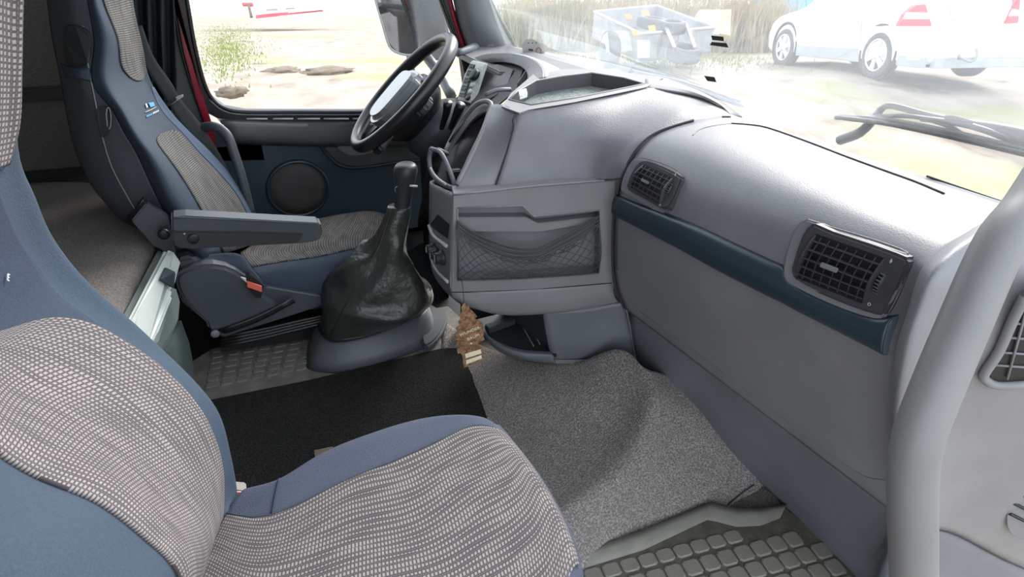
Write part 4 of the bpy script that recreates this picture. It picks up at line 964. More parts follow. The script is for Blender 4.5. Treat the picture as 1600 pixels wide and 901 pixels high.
# armrest
ar = slab('armrest', [P(*p, y=1.47) for p in [(267, 340), (290, 338), (500, 349), (504, 354), (504, 370), (498, 377), (470, 381), (300, 390), (276, 388), (268, 372)]], (0, .045, 0), DKBLUE, ds, .005, 1, 3)
slab('armrest_bracket', [P(*p, y=1.466) for p in [(268, 361), (380, 362), (475, 365), (467, 379), (380, 385), (298, 389), (277, 387), (269, 372)]], (0, .03, 0), DARK, ar, .003)
slab('armrest_top_highlight', [P(271, 339, y=1.472), P(499, 349.5, y=1.472), P(499, 349.5, y=1.512), P(271, 339, y=1.512)], (0, 0, .003), MATS['a_pillar_grey'], ar, .001)  # highlight along the upper face, added as a thin paler slab
lathe('armrest_cap', P(302, 373, y=1.464), V((0, -1, 0)), [(.012, 0), (.012, .002), (.010, .003), (.001, .003)], BLK, ar, 18)
lathe('armrest_screw', P(288, 365, y=1.462), V((0, -1, 0)), [(.002, 0), (.002, .001)], SILV, ar, 8)
lathe('pivot_bolt', P(256, 364, y=1.52), V((0, -1, 0)), [(.013, 0), (.013, .008), (.008, .01), (.001, .01)], BLK, ds, 14)
slab('pivot_plate', [P(*p, y=1.54) for p in [(228, 318), (262, 338), (275, 400), (262, 395), (240, 385), (205, 345)]], (0, .02, 0), DKBLUE, ds, .003)
# cushion
cpx = [[(392, 378), (450, 354), (520, 337), (578, 330), (606, 338), (618, 352)],
       [(380, 388), (440, 374), (503, 360), (570, 348), (618, 352), (632, 365)],
       [(376, 398), (425, 396), (490, 382), (560, 368), (612, 368), (636, 376)],
       [(392, 420), (442, 411), (500, 403), (560, 390), (610, 385), (636, 392)],
       [(402, 436), (450, 436), (510, 430), (565, 414), (612, 402), (636, 404)],
       [(424, 462), (470, 482), (520, 478), (570, 458), (612, 440), (636, 436)]]
cy_ = [1.98, 1.84, 1.70, 1.585, 1.55, 1.56]
cr_ = [[P(a, b_, y=c) for a, b_ in r] for r, c in zip(cpx, cy_)]
CU = Surf(cr_)
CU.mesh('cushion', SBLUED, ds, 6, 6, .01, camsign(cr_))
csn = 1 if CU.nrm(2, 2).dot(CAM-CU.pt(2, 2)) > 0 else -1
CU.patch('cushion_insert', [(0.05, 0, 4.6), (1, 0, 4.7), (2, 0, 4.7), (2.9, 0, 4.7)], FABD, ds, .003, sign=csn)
# side cover, skirt, belt anchor, suspension bellows
surf('seat_skirt', [[P(283, 404, y=1.57), P(320, 398, y=1.56), P(372, 396, y=1.56), P(394, 420, y=1.56)], [P(292, 408, y=1.55), P(330, 412, y=1.54), P(385, 425, y=1.54), P(415, 445, y=1.545)], [P(300, 420, y=1.56), P(340, 435, y=1.55), P(400, 460, y=1.55), P(430, 470, y=1.56)]], SBLUED, ds, 5, .006)
slab('side_cover', [P(*p, y=1.515) for p in [(274, 438), (284, 424), (315, 415), (352, 417), (384, 434), (410, 460), (440, 484), (412, 494), (335, 520), (322, 505), (286, 468)]], (0, .05, 0), DKBLUE, ds, .014, 2, 3)
slab('side_cover', [P(*p, y=1.54) for p in [(276, 405), (300, 400), (380, 440), (505, 462), (508, 478), (440, 500), (345, 530), (322, 505), (280, 470)]], (0, .04, 0), DKBLUE, ds, .008, 1, 3)
lathe('cover_bolt', P(336, 520, y=1.51), V((0, -1, 0)), [(.011, 0), (.011, .006), (.006, .008), (.001, .008)], GREYD, ds, 14)
surf('anchor_strap', [[P(340, 516, y=1.508), P(400, 494, y=1.505), P(455, 466, y=1.51)], [P(352, 522, y=1.508), P(405, 502, y=1.505), P(462, 472, y=1.51)]], BLK, ds, 3, .003)
for i in range(4): tube('bellows_fold', [P(345, 526+i*5, y=1.56), P(420, 512+i*4.5, y=1.56), P(500, 494+i*4, y=1.56), P(620, 474+i*3, y=1.56)], .006, BLK, ds, 6, 2)
slab('seat_base', [P(345, 520, y=1.585), P(560, 480, y=1.585), P(560, 515, y=1.585), P(345, 550, y=1.585)], (0, .36, 0), BLK, ds)
bu = slab('belt_buckle', [P(*p, y=1.495) for p in [(384, 434), (392, 430), (412, 446), (408, 466), (400, 466), (385, 446)]], (0, .02, 0), BLK, ds, .002)
slab('release_button', [P(*p, y=1.492) for p in [(386, 438), (409, 446), (409, 455), (386, 447)]], (0, -.005, 0), BUCKR, bu, .001)
slab('buckle_tag', [P(*p, y=1.492) for p in [(376, 432), (384, 434), (386, 441)]], (0, -.003, 0), SILV, bu)

# ================================================================== gear lever
gl = thing('gear_lever', 'black leather-booted gear lever on a slate plastic housing between the seats', 'gear lever', P(580, 560, z=FZ))
b0 = [(478, 566), (487, 579), (533, 583), (585, 572), (630, 556), (677, 538), (686, 516), (672, 480), (640, 462), (580, 475), (520, 495), (484, 530)]
b1 = [(486, 545), (496, 560), (535, 564), (585, 553), (630, 537), (668, 518), (676, 498), (664, 468), (636, 454), (580, 464), (524, 485), (490, 515)]
b2 = [(495, 517), (508, 534), (535, 537), (580, 528), (624, 511), (660, 494), (669, 478), (660, 458), (636, 446), (585, 452), (535, 475), (500, 500)]
b3 = [(500, 514), (512, 529), (536, 532), (578, 524), (620, 508), (656, 491), (664, 478), (655, 460), (634, 450), (586, 456), (538, 476), (505, 500)]
g0 = [smoothclosed([P(*p, z=z) for p in L], 3) for L, z in ((b0, FZ+.005), (b1, FZ+.035), (b2, FZ+.075), (b3, FZ+.078))]
HOUS = plastic('housing_grey', (.085, .092, .105), .5, 700, .15)
loft('lever_housing', g0, HOUS, gl)
slab('housing_foot', [P(*p, z=FZ+.012) for p in [(660, 545), (684, 536), (699, 508), (696, 494), (684, 488), (660, 480)]], (0, 0, .02), HOUS, gl, .006, 3)
Hr = V((RT.x, RT.y, 0)).normalized(); Hf = V((F0.x, F0.y, 0)).normalized()
lv_ = [(495, 668, 478, 1.50, .0), (502, 667, 466, 1.50, .07), (516, 662, 446, 1.50, .13), (534, 650, 424, 1.49, .17), (556, 638, 402, 1.485, .19), (574, 634, 380, 1.48, .16), (590, 638, 356, 1.475, .10), (602, 640, 334, 1.47, .05), (606, 641, 322, 1.47, .01)]
# first loop follows the housing rim, the rest are folded ovals
nb = 36
loops = [smoothclosed([P(*p, z=FZ+.07) for p in b3], 3)]
ang0 = [math.atan2((p-sum(loops[0], V())/nb).dot(Hf), (p-sum(loops[0], V())/nb).dot(Hr)) for p in loops[0]]
rim0 = smoothclosed([P(*p, z=FZ+.09) for p in b3], 3); loops.append(rim0)
for q, (l, r, py, yy, fo) in enumerate(lv_[1:]):
    a, b_ = P(l, py, y=yy), P(r, py, y=yy); c = (a+b_)/2; h = (b_-a).length/2
    lp = []
    for i, an in enumerate(ang0):
        f = 1+fo*(math.sin(3*an+q*1.1)*.6+math.sin(5*an-q*1.7)*.5+math.sin(2*an+q*2.3)*.5)
        dep = h*(.72 if q < 3 else .85)
        p = c+Hr*math.cos(an)*h*f+Hf*math.sin(an)*dep*f+Z*(.012*math.sin(an*2+q)*fo/.05*.4 - .02*math.cos(an)*(1 if q < 4 else 0))
        lp.append(p)
    loops.append(lp)
bt = loft('leather_boot', loops, LEATHER, gl, 4)
tube('boot_seam', [P(a, b_, y=c) for a, b_, c in [(514, 528, 1.40), (528, 500, 1.385), (546, 465, 1.385), (570, 425, 1.40), (592, 385, 1.425), (604, 350, 1.44), (612, 326, 1.445)]], .0018, RUB, gl, 6, 3)
tube('boot_cord', [p+Z*.004 for p in rim0]+[rim0[0]+Z*.004], .005, RUB, gl, 6, 1)
kb3 = [(628, 334, 13), (629, 318, 13), (631, 300, 14.5), (632, 285, 16.5), (633, 272, 18.5), (634, 264, 18.5), (634, 258, 16), (634, 255, 11)]
kl = []
for a, b_, r in kb3:
    c = P(a, b_, y=1.47); rr = r*(c-CAM).dot(F0)/F
    kl.append([c+Hr*math.cos(t)*rr+Hf*math.sin(t)*rr for t in [2*math.pi*i/20 for i in range(20)]])
kn_ = loft('gear_knob', kl, DARK, gl, 3)
tube('range_switch', [P(640, 290, y=1.44), P(652, 291, y=1.44)], .003, SILV, kn_, 8, 1)
slab('knob_badge', [P(617, 296, y=1.482), P(622, 296, y=1.482), P(622, 304, y=1.482), P(617, 304, y=1.482)], (0, -.001, 0), LOCK, kn_) if False else None
tube('knob_symbol', [P(a, b_, y=1.447) for a, b_ in ((618, 300), (617, 294), (621, 291))], .001, LOCK, kn_, 5, 2)

# ================================================================== steering wheel
swc = P(629, 144, d=1.86); n_ = (ray(629, 144).normalized()*-.46+(RT*-.73+UP*.687)*.888).normalized()
me_ = (RT*.687+UP*.73); me_ = (me_-n_*me_.dot(n_)).normalized(); mi = n_.cross(me_).normalized()
if mi.dot(RT) < 0: mi = -mi
W = lambda a, b_, c=0: swc+mi*a+me_*b_+n_*c
stw = thing('steering_wheel', 'large black steering wheel with pale glossy hub, tilted over the driver seat', 'steering wheel', swc)
R_ = .203
bm = bmesh.new(); rings = []
for i in range(72):
    a = 2*math.pi*i/72; d = mi*math.cos(a)+me_*math.sin(a)
    rings.append([bm.verts.new(swc+d*(R_+.0155*math.cos(t))+n_*.019*math.sin(t)) for t in [2*math.pi*q/14 for q in range(14)]])
for i in range(72):
    for q in range(14): bm.faces.new((rings[i][q], rings[i][(q+1) % 14], rings[(i+1) % 72][(q+1) % 14], rings[(i+1) % 72][q]))
bmo('rim', bm, RUB, stw, True)
HUBM = plastic('hub_plastic', (.20, .21, .22), .28, 900, .1)
def wslab(name, pts, c0, h, mat, bev=.006, k=3, parent=None): return slab(name, [W(a, b_, c0) for a, b_ in pts], n_*h, mat, parent or stw, bev, k, 3)
hub = wslab('airbag_cover', [(-.075, .055), (0, .070), (.075, .055), (.085, -.02), (.070, -.10), (0, -.125), (-.070, -.10), (-.085, -.02)], -.018, .045, HUBM, .014)
loft('hub_back', [[W(math.cos(t)*r*1.0, -.02+math.sin(t)*r*1.1, c_) for t in [2*math.pi*i/24 for i in range(24)]] for r, c_ in ((.092, -.012), (.10, -.035), (.095, -.07), (.07, -.10))], RUB, stw, 3)
for s in (-1, 1):
    sp = wslab('spoke', [(s*.06, .035), (s*.13, .03), (s*.198, .02), (s*.200, -.03), (s*.14, -.045), (s*.06, -.04)], -.04, .024, DARK, .006, 2)
    for k_ in range(3): slab('wheel_button', [W(s*(.10), .022-.018*k_, -.015), W(s*.125, .022-.018*k_, -.014), W(s*.125, .008-.018*k_, -.014), W(s*.10, .008-.018*k_, -.015)], n_*.004, SILV if s > 0 else GREYD, sp, .001)
    wslab('spoke', [(s*.03, -.09), (s*.065, -.08), (s*.115, -.165), (s*.075, -.188)], -.04, .022, RUB, .005, 2)
wslab('emblem', [(.014*math.cos(t), -.03+.014*math.sin(t)) for t in [2*math.pi*i/16 for i in range(16)]], .0, .002, CHROME, .0005, 1)
col_ = thing('steering_column', 'dark plastic steering column shroud behind the steering wheel', 'steering column', P(660, 215, y=1.8))
lpz = []
e_ = P(690, 215, y=1.86)
for t, r in ((0, .07), (.2, .105), (.55, .105), (1, .08)):
    c = lerp(W(0, -.02, -.09), e_+V((.12, 0, -.05)), t)
    lpz.append([c+mi*math.cos(a)*r+(me_+n_*-.0)*math.sin(a)*r for a in [2*math.pi*i/24 for i in range(24)]])
loft('shroud', lpz, DKBLUE, col_, 3)
loft('column_gaiter', [[lerp(W(0, -.02, -.2), V((.55, 1.85, .30)), t)+(X*math.cos(a)+Y*math.sin(a))*r for a in [2*math.pi*i/18 for i in range(18)]] for t, r in ((0, .05), (.5, .06), (1, .07))], BLK, col_, 2)
tube('stalk', [P(690, 200, y=1.72), P(697, 178, y=1.68), P(700, 160, y=1.66)], [.007, .010, .013], BLK, col_, 10, 3)
tube('stalk', [P(704, 200, y=1.68), P(713, 180, y=1.64), P(720, 163, y=1.62)], [.007, .011, .014], BLK, col_, 10, 3)

# ================================================================== passenger seat
ps = thing('passenger_seat', 'slate blue passenger seat with large grey check cloth panels, nearest to the viewer', 'seat', (0, .45, 0))
B = [[(14, -60, .60), (2, -60, .57), (-80, -60, .48), (-240, -60, .38), (-300, -40, .34)],
     [(11, 60, .61), (0, 60, .58), (-90, 60, .48), (-250, 80, .38), (-330, 100, .33)],
     [(15, 230, .63), (2, 245, .59), (-90, 280, .48), (-240, 330, .37), (-330, 360, .31)],
     [(45, 300, .66), (22, 340, .61), (-80, 380, .49), (-220, 440, .36), (-330, 500, .28)],
     [(78, 372, .68), (50, 405, .63), (-60, 450, .49), (-180, 530, .35), (-320, 620, .26)],
     [(135, 442, .69), (90, 462, .64), (-30, 530, .49), (-110, 620, .345), (-280, 720, .25)],
     [(222, 520, .70), (172, 522, .65), (30, 590, .50), (-30, 690, .345), (-200, 820, .24)],
     [(300, 600, .70), (265, 588, .65), (130, 640, .51), (50, 745, .345), (-100, 900, .24)],
     [(337, 650, .695), (316, 650, .65), (220, 710, .51), (152, 788, .35), (0, 980, .24)],
     [(353, 710, .69), (343, 720, .65), (285, 780, .51), (225, 843, .355), (90, 1060, .24)],
     [(366, 765, .68), (347, 780, .64), (322, 845, .51), (273, 893, .36), (180, 1120, .24)],
     [(366, 795, .66), (345, 812, .62), (312, 905, .50), (290, 960, .38), (240, 1160, .26)]]
prow = []
for r in B:
    q = [P(a, b_, y=c) for a, b_, c in r]
    prow.append([q[0]+V((-.09, .012, 0))]+q+[q[-1]+V((-.09, -.01, 0))])
PB = Surf(prow); psg = camsign([prow[5][1:5], prow[8][1:5]])
PB.mesh('backrest', SBLUE, ps, 7, 6, .012, psg)
pn = 1 if PB.nrm(3, 7).dot(CAM-PB.pt(3, 7)) > 0 else -1
PMID = speck('seat_centre_cloth', (.026, .038, .064), (.035, .048, .078), 500, .85, .3, .0008)
PB.patch('centre_panel', [(.6, 2.2, 4), (2, 2.2, 4), (3, 2.1, 4), (4, 2, 4), (5, 2, 4), (5.8, 2.0, 3.9), (6.4, 2.05, 3.9)], PMID, ps, .0015, 24, 40, sign=pn)
PB.patch('back_insert', [(5.0, 2.9, 3.5), (5.35, 2.3, 3.85), (6, 2.0, 4), (7, 2, 4), (8, 2, 4), (9, 2, 4), (10, 2, 4), (10.9, 2, 4)], FAB, ps, .003, 40, 50, sign=pn)
PB.patch('headrest_insert', [(0, 1.35, 4), (1, 1.35, 4), (1.6, 1.4, 3.8), (2.1, 1.9, 3.2)], FAB, ps, .0035, sign=pn)
def pz(a, b_, z): return P(a, b_, z=z)
Cq = [[(380, 765, .565), (350, 803, .56), (320, 870, .55), (290, 960, .55), (250, 1060, .55)],
      [(436, 750, .575), (425, 806, .565), (410, 900, .56), (390, 1010, .56), (360, 1120, .56)],
      [(512, 706, .585), (546, 749, .575), (560, 860, .57), (565, 1000, .57), (560, 1120, .57)],
      [(595, 674, .59), (622, 719, .58), (660, 830, .575), (690, 960, .575), (700, 1090, .575)],
      [(660, 655, .59), (690, 688, .585), (740, 790, .58), (780, 915, .58), (800, 1040, .58)],
      [(712, 648, .59), (736, 667, .587), (796, 752, .583), (840, 860, .583), (860, 980, .58)],
      [(752, 651, .583), (770, 669, .582), (820, 730, .58), (868, 815, .58), (893, 905, .58)],
      [(773, 662, .572), (790, 680, .570), (838, 742, .57), (882, 822, .57), (905, 897, .57)],
      [(779, 672, .55), (797, 690, .55), (845, 752, .55), (890, 832, .545), (911, 905, .54)]]
crow = []
for r in Cq:
    q = [pz(*a) for a in r]
    crow.append([q[0]+V((.0, .0, -.09)), q[0]+V((0, .006, -.02))]+q+[q[-1]-Z*.05])
crow.append([p+V((-.01, 0, -.10)) for p in crow[-1]])
PC = Surf(crow); cs = camsign([crow[1][2:6], crow[5][2:6]])
PC.mesh('cushion', speck('seat_cushion_blue', (.060, .070, .105), (.072, .083, .120), 500, .85, .3, .0008), ps, 6, 7, .012, cs)
cn = 1 if PC.nrm(4, 3).dot(CAM-PC.pt(4, 3)) > 0 else -1
FABC = FAB
PC.patch('cushion_insert', [(-.0, 3, 5.85), (1, 3, 5.9), (2, 3, 5.9), (3, 3, 5.9), (4, 3, 5.9), (5, 3, 5.9), (6, 3, 5.85), (7.0, 3.1, 5.8)], FABC, ps, .003, 40, 60, sign=cn)
tube('seam', [PC.pt(u, 1)+Z*.0015 for u in (1.3, 2, 2.5, 3, 3.5, 4)], .0012, PMID, ps, 6, 3)
tube('insert_piping', [PC.pt(3, v)+Z*.003 for v in (0, 1, 2, 3, 4, 5, 6, 7)], .0009, SBLUE, ps, 6, 3)
None and tube('insert_piping', [PB.pt(4, v)+PB.nrm(4, v)*pn*.002 for v in (5.2, 6, 7, 8, 9, 10, 11)], .0010, SBLUE, ps, 6, 3)
slab('seat_base', [pz(470, 800, .46), pz(720, 720, .46), pz(850, 900, .46), pz(500, 1050, .46)], (0, 0, -.46), BLK, ps)
PBh = PB.bvh()
bu2 = slab('belt_buckle', [P(366, 766, y=.72), P(386, 768, y=.72), P(384, 782, y=.72), P(368, 780, y=.72)], (0, .02, 0), BLK, ps, .002)
slab('release_button', [P(368, 766, y=.715), P(386, 767, y=.715), P(386, 772, y=.715), P(368, 771, y=.715)], (0, -.003, 0), BUCKR, bu2, .0005)
wl_ = plastic('print_white', (.7, .75, .8), .6, 20, 0)
None and tube('lettering', [PB.hit(-6, 421, .004), PB.hit(0, 419, .004), PB.hit(4, 423, .004)], .0009, wl_, ps, 5, 1)
text('lettering', 'E', PB.hit(1, 438, .004), PB.hit(8, 441, .004)-PB.hit(1, 438, .004), PB.hit(2, 430, .004)-PB.hit(1, 438, .004), .009, wl_, ps)

# ================================================================== parked car
Aw, Bw = GA, P(1220, 103, d=11.9)
fw = (Bw-Aw).normalized(); upc = GN if False else (Z-fw*Z.dot(fw)).normalized(); rt = fw.cross(upc).normalized()
if rt.x < 0: rt = -rt
wb_ = (Bw-Aw).length; S = wb_/2.5
Q = lambda l, w_, h: Aw+(fw*l+rt*w_+upc*h)*S
car = thing('car', 'white saloon car parked behind the wiper, seen from its rear left corner', 'car', Aw)
prof = [  # length station, half width, sill height, shoulder height, roof height, roof half width, bottom
 (-.98, .60, .36, .78, .80, .55), (-.95, .78, .28, .98, 1.00, .72), (-.80, .84, .24, 1.02, 1.05, .74), (-.35, .85, .22, 1.00, 1.08, .70), (.10, .85, .20, .98, 1.36, .60),
 (.60, .85, .20, .96, 1.44, .58), (1.3, .85, .20, .95, 1.46, .58), (1.9, .85, .20, .93, 1.30, .60), (2.4, .84, .20, .90, .98, .68), (2.9, .82, .22, .84, .88, .66), (3.25, .74, .25, .70, .74, .58), (3.38, .55, .34, .58, .60, .45)]
lps = []
CW = .85
for l, hw, b_, sh, rf, rw_ in prof:
    lp = []
    for w_, h in [(hw-.06, b_), (hw-.01, b_+.06), (hw, b_+.25), (hw, (b_+sh)/2+.08), (hw-.03, sh-.04), (hw-.08, sh), (rw_+.02, (sh+rf)/2), (rw_-.05, rf-.02), (rw_*.5, rf)]:
        lp.append((w_, h))
    full = [Q(l, CW-w_, h) for w_, h in lp]+[Q(l, CW+w_, h) for w_, h in reversed(lp)]
    lps.append(full)
loft('body', lps, WHITEP, car, 3)
lower = plastic('car_lower_grey', (.50, .53, .56), .5, 20, 0)
slab('rear_bumper_skirt', [Q(-.99, .12, .33), Q(-1.0, .4, .34), Q(-1.0, 1.3, .34), Q(-.99, 1.58, .33), Q(-.96, 1.58, .20), Q(-.97, .12, .20)], fw*.06*S, lower, car, .01)
slab('side_skirt', [Q(.42, -.005, .40), Q(2.1, -.005, .38), Q(2.1, .005, .20), Q(.38, .005, .20)], rt*.03*S, lower, car, .01)
slab('side_skirt', [Q(-.94, .03, .34), Q(-.44, -.002, .36), Q(-.42, .005, .20), Q(-.92, .04, .20)], rt*.03*S, lower, car, .01)
slab('door_seam', [Q(.48, -.012, .95), Q(.50, -.012, .95), Q(.44, -.012, .55), Q(.30, -.012, .42), Q(.28, -.012, .43), Q(.42, -.012, .56)], rt*.01, lower, car)
def wheel(l, w_, side, yr=0):
    ax = -rt if side < 0 else rt
    c = Q(l, w_, .32)
    for_arch = lathe('wheel_arch', c+upc*.03*S+ax*.012*S, ax, [(.40*S, -.02), (.40*S, .004), (.36*S, .004), (.34*S, -.05)], MATS['dark_plastic'], car, 28)
    t_ = lathe('wheel', c+ax*.02*S, ax, [(.2*S, -.17*S), (.30*S, -.17*S), (.32*S, -.14*S), (.32*S, -.02*S), (.30*S, .012*S), (.225*S, .012*S), (.215*S, -.03*S), (.01, -.04*S)], TYRE, car, 32)
    rimm = plastic('alloy_rim', (.75, .76, .78), .4, 5, 0) if 'alloy_rim' not in MATS else MATS['alloy_rim']
    s_ = ax.orthogonal().normalized(); t2 = ax.cross(s_)
    tube('rim_edge', [c+(s_*math.cos(a)+t2*math.sin(a))*.215*S+ax*.03*S for a in [2*math.pi*i/16 for i in range(17)]], .014*S, rimm, t_, 6, 2)
    for i in range(6):
        a = 2*math.pi*i/6+.2; d = s_*math.cos(a)+t2*math.sin(a); e = ax.cross(d)
        slab('rim_spoke', [c+d*.03*S+e*.028*S+ax*.02*S, c+d*.21*S+e*.045*S+ax*.02*S, c+d*.21*S-e*.045*S+ax*.02*S, c+d*.03*S-e*.028*S+ax*.02*S], ax*.02*S, rimm, t_)
    lathe('rim_hub', c+ax*.02*S, ax, [(.055*S, 0), (.05*S, .03*S), (.01*S, .035*S)], rimm, t_, 14)
wheel(0, .02, -1); wheel(2.5, .02, -1)
lathe('wheel', Q(0, 1.66, .32), -rt, [(.30*S, 0), (.32*S, .03*S), (.32*S, .17*S), (.3*S, .2*S), (.1*S, .2*S)], TYRE, car, 28)
lathe('wheel', Q(2.5, 1.66, .32), -rt, [(.30*S, 0), (.32*S, .03*S), (.32*S, .17*S), (.3*S, .2*S), (.1*S, .2*S)], TYRE, car, 28)
slab('underbody', [Q(-.8, .2, .24), Q(-.8, 1.5, .24), Q(3.1, 1.5, .24), Q(3.1, .2, .24)], upc*-.04, MATS['dark_plastic'], car)
def rearp(px, py, o=0):
    r = ray(px, py); c = Q(-.985, .8, .7); n = -fw; return CAM+r*((c+n*o-CAM).dot(n)/r.dot(n))
tl_ = slab('tail_lamp', [rearp(*p, .02) for p in [(1406, 41), (1416, 22), (1432, 8), (1447, 6), (1457, 41)]], fw*.10, LAMPR, car, .01)
slab('lamp_band', [rearp(*p, .026) for p in [(1412, 30), (1418, 19), (1451, 20), (1454, 30)]], fw*.02, WHITEP, tl_)
tl2 = slab('tail_lamp', [rearp(*p, .02) for p in [(1570, 37), (1582, 14), (1590, 0), (1596, -6), (1592, 36)]], fw*.10, LAMPR, car, .01)
slab('lamp_band', [rearp(*p, .026) for p in [(1577, 25), (1583, 14), (1594, 16), (1593, 25)]], fw*.02, WHITEP, tl2)
slab('number_plate', [rearp(*p, .02) for p in [(1488, 15), (1550, 13), (1548, 29), (1487, 31)]], fw*.015, plastic('plate_white', (.8, .8, .78), .4, 5, 0), car, .002)
slab('plate_shadow_rail', [rearp(*p, .024) for p in [(1487, 30), (1549, 27), (1548, 29), (1487, 32)]], fw*.02, MATS['car_lower_grey'], car)
tube('tow_hook', [rearp(1498, 92, .05), rearp(1499, 85, .12), rearp(1500, 90, .2), rearp(1518, 96, .06), rearp(1527, 86, .05), rearp(1526, 75, .03)], .018, TRAIL, car, 6, 3)
# second car just in the frame at the right
c2 = thing('car', 'pale car cut off by the right frame edge beyond the white saloon', 'car', P(1640, 90, d=13))
slab('body', [P(1592, 64, d=12.8), P(1600, 30, d=12.8), P(1760, 10, d=12.8), P(1760, 90, d=12.8), P(1596, 70, d=12.8)], F0*1.4, MATS['plate_white'], c2, .08)
slab('underbody', [P(1580, 72, d=12.9), P(1760, 84, d=12.9), P(1760, 96, d=12.9), P(1578, 92, d=12.9)], F0*1.2, MATS['car_lower_grey'], c2, .03)
lathe('wheel', P(1660, 90, d=12.75), -rt, [(.30, -.1), (.3, .0), (.2, .01), (.01, .01)], TYRE, c2, 20)

# ================================================================== trailer with tyres
tr = thing('trailer', 'grey metal box trailer parked on dry grass, open at the top', 'trailer', P(1000, 92, d=9.6))
fl_, fm, fr2, nr2 = P(928, 18, d=11.2), P(1027, 9, d=12.2), P(1117, 43, d=10.6), P(1001, 53, d=9.6)
dn = -Z*.42
def wall(a, b_, nm='side_wall'):
    n = (b_-a).cross(Z).normalized()*.03
    o = slab(nm, [a, b_, b_+dn, a+dn], n, TRAIL, tr, .005)
    tube('top_rail', [a, b_], .022, MATS['silver_plastic'], tr, 6, 1)
for a, b_ in ((fl_, fm), (fm, fr2), (fr2, nr2), (nr2, fl_)): wall(a, b_)
slab('trailer_floor', [fl_+dn*.9, fm+dn*.9, fr2+dn*.9, nr2+dn*.9], -Z*.03, TRAIL, tr)
for t in (.25, .5, .75): tube('wall_rib', [lerp(nr2, fr2, t), lerp(nr2, fr2, t)+dn], .015, TRAIL, tr, 5, 1); tube('wall_rib', [lerp(fm, fr2, t), lerp(fm, fr2, t)+dn], .015, TRAIL, tr, 5, 1)
wc = P(951, 68, d=9.75)
nw = ((nr2-fl_).cross(Z)).normalized()
if nw.dot(CAM-wc) < 0: nw = -nw
lathe('wheel', P(946, 78, d=9.95), nw, [(.24, -.16), (.28, -.12), (.28, -.02), (.25, 0), (.15, 0), (.13, -.03), (.01, -.03)], TYRE, tr, 24)
slab('mudguard', [P(937, 66, d=9.8), P(941, 53, d=9.8), P(951, 47, d=9.8), (P(960, 50, d=9.8)), P(964, 62, d=9.8), P(967, 82, d=9.8), P(946, 84, d=9.8), P(944, 70, d=9.8)], nw*-.25, MATS['silver_plastic'], tr, .02)
slab('tail_reflector', [P(996, 62, d=9.55), P(1015, 63, d=9.55), P(1015, 90, d=9.55), P(997, 90, d=9.55)], F0*.02, MATS['car_lower_grey'], tr)
for i, (pts, m_) in enumerate([([(986, 47), (996, 47), (1000, 55), (990, 56)], ORANGE), ([(1013, 40), (1023, 39), (1025, 49), (1016, 49)], YELLOW), ([(975, 22), (985, 21), (990, 30), (980, 31)], ORANGE), ([(1001, 16), (1013, 15), (1016, 24), (1004, 24)], ORANGE)]):
    o = slab('reflector', [P(*p, d=(9.5, 9.9, 10.9, 11.4)[i]) for p in pts], F0*.03, m_, tr, .004)
def tyre(px, py, d, r, ax, lab, h=.17):
    c = P(px, py, d=d)
    o = lathe('tyre', c, ax, [(r*.6, -h/2), (r*.9, -h/2), (r, -h*.3), (r, h*.3), (r*.9, h/2), (r*.6, h/2), (r*.55, h*.3), (r*.55, -h*.3), (r*.6, -h/2)], TYRE, None, 32)
    o.data.polygons.foreach_set('use_smooth', [True]*len(o.data.polygons)); tag(o, lab, 'tyre', None)
tyre(1020, 36, 10.7, .27, V((.1, 0, 1)), 'upper tyre lying in the open trailer, the farther of two')
tyre(1050, 42, 9.95, .22, V((0, 0, 1)), 'smaller tyre lying in the trailer beside the ladder top')
tyre(1069, 83, 9.7, .26, V((0, -.12, 1)), 'tyre lying flat on the grass at the ladder foot', .2)
ld = thing('ladder', 'short pale ladder leaning over the trailer wall', 'ladder', P(1065, 75, d=9.6))
tube('rail', [P(1038, 37, d=9.9), P(1054, 74, d=9.4)], .03, ALU, ld, 6, 1); tube('rail', [P(1071, 38, d=9.9), P(1086, 74, d=9.4)], .03, ALU, ld, 6, 1)
tube('rung', [P(1036, 44, d=9.85), P(1076, 43, d=9.85)], .018, ALU, ld, 6, 1)

# ================================================================== yard surroundings
fc = thing('striped_block', 'concrete block painted in pale yellow and dark stripes behind the trailer', 'barrier', P(1115, 60, d=14))
for i, (m_) in enumerate((CONC, MATS['car_lower_grey'], YELLOW)):
    a = 1092+i*17
    slab('stripe_face', [P(a, 15, d=14), P(a+17, 14, d=14), P(a+15, 55, d=14), P(a-2, 52, d=14)], F0*.5, (CONC, MATS['car_lower_grey'], plastic('pale_yellow', (.75, .65, .35), .7, 10, 0))[i], fc, .01)
fn = thing('sheet_fence', 'blue metal sheet fence behind the white car', 'fence', P(1210, 20, d=17))
for i in range(9):
    a = 1176+i*14; slab('fence_sheet', [P(a, -40, d=17), P(a+13, -40, d=17), P(a+13, 30, d=17), P(a, 30, d=17)], F0*.1, FENCEB, fn)
ht = thing('hut', 'low white hut with a dark red base across the yard', 'building', P(460, 25, d=24))
slab('wall', [P(398, -60, d=24), P(520, -60, d=26), P(520, 14, d=26), P(398, 25, d=24)], Y*3, HUTW, ht)
slab('base_band', [P(400, 24, d=23.9), P(505, 13, d=25.9), P(505, 18, d=25.9), P(400, 29, d=23.9)], Y*.1, HUTR, ht)
slab('window', [P(415, 5, d=23.9), P(433, 4, d=24), P(433, 14, d=24), P(415, 15, d=23.9)], F0*.1, MATS['car_lower_grey'], ht)
slab('window', [P(446, 3, d=24.2), P(460, 2, d=24.3), P(460, 12, d=24.3), P(446, 13, d=24.2)], F0*.1, MATS['car_lower_grey'], ht)
bb = thing('wooden_stand', 'small wooden stand with a dark top in front of the hut', 'stand', P(392, 26, d=20))
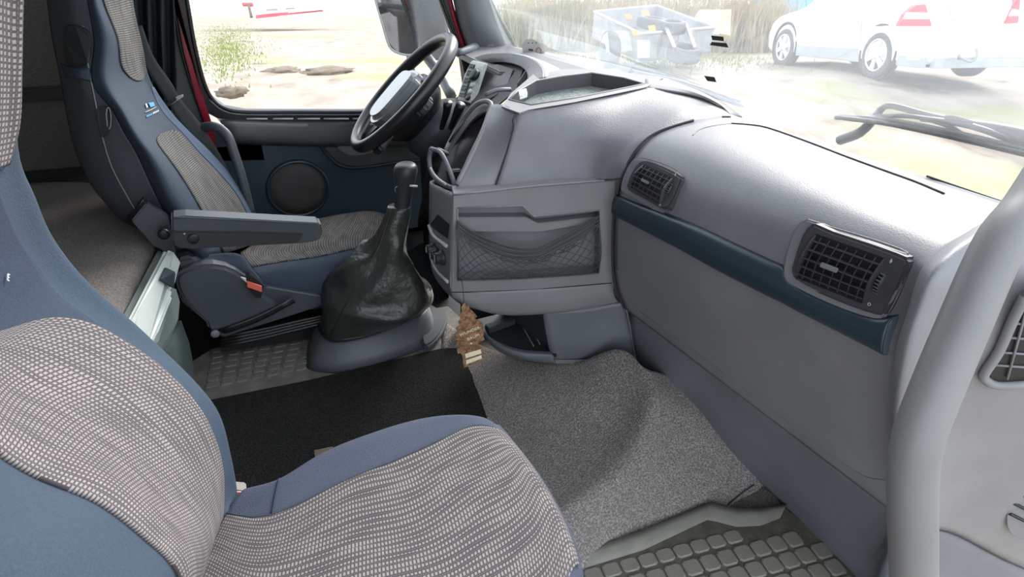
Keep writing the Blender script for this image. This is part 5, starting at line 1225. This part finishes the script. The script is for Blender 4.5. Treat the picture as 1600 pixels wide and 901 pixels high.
tube('post', [P(388, 6, d=20), P(393, 27, d=20)], .05, BARK, bb, 6, 1)
slab('stand_top', [P(378, 4, d=20), P(394, 4, d=20), P(394, 8, d=20), P(378, 8, d=20)], F0*.1, HUTR, bb)
# dark earth heaps by the door window
for i, (px, py, wd) in enumerate(((440, 112, .26), (512, 112, .36), (362, 144, .16))):
    c = G(px, py); bm = bmesh.new(); bmesh.ops.create_icosphere(bm, subdivisions=3, radius=1)
    for v in bm.verts:
        n = .75+.5*random.random(); v.co = c+V((v.co.x*wd*n, v.co.y*wd*.6*n, v.co.z*.06*n))
    o = bmo('earth_heap', bm, speck('heap_earth', (.15, .115, .085), (.22, .17, .125), 20) if i == 0 else MATS['heap_earth'], None, True)
    tag(o, ('low dark heap of earth left of the middle of the driver window view', 'larger low heap of earth nearest the mirror in the driver window view', 'small clod patch at the lower left of the driver window view')[i], 'earth heap')
def blades(name, region, n, h, wdt, m_, lab, cat):
    bm = bmesh.new()
    for _ in range(n):
        px = random.uniform(region[0], region[2]) if h[2] is not None else random.gauss((region[0]+region[2])/2, (region[2]-region[0])*.27); t = random.random() if h[2] is not None else min(1.3, max(-.3, random.gauss(.5, .28))); py = region[1]+(region[3]-region[1])*t
        c = G(px, py) if h[2] is None else P(px, py, d=h[2]+random.random()*2)
        if h[2] is not None: c.z = gz(c.x, c.y)
        hh = random.uniform(h[0], h[1]); a = random.random()*6.28; d = V((math.cos(a), math.sin(a), 0))*wdt
        ln = V((random.uniform(-.3, .3), random.uniform(-.3, .3), 1))*hh
        bm.faces.new([bm.verts.new(c-d), bm.verts.new(c+d), bm.verts.new(c+ln)])
    o = bmo(name, bm, m_, None); tag(o, lab, cat, None, 'stuff')
blades('dry_reeds', (800, -10, 1230, 55), 7000, (.5, 1.6, 15), .03, REED, 'thicket of dry reeds and scrub behind the trailer', 'reeds')
blades('hedge_scrub', (780, -60, 930, 20), 3000, (.4, 1.2, 14), .04, LEAF, 'pale green scrub beyond the windscreen at the far left', 'scrub')
blades('grass_tufts', (900, 70, 1180, 108), 2500, (.03, .12, None), .012, GRASS, 'dry grass growing round the trailer and the tyre', 'grass')
blades('grass_patch', (310, 20, 400, 110), 3000, (.02, .07, None), .012, GRASS, 'green grass patch by the rear edge of the driver window view', 'grass')
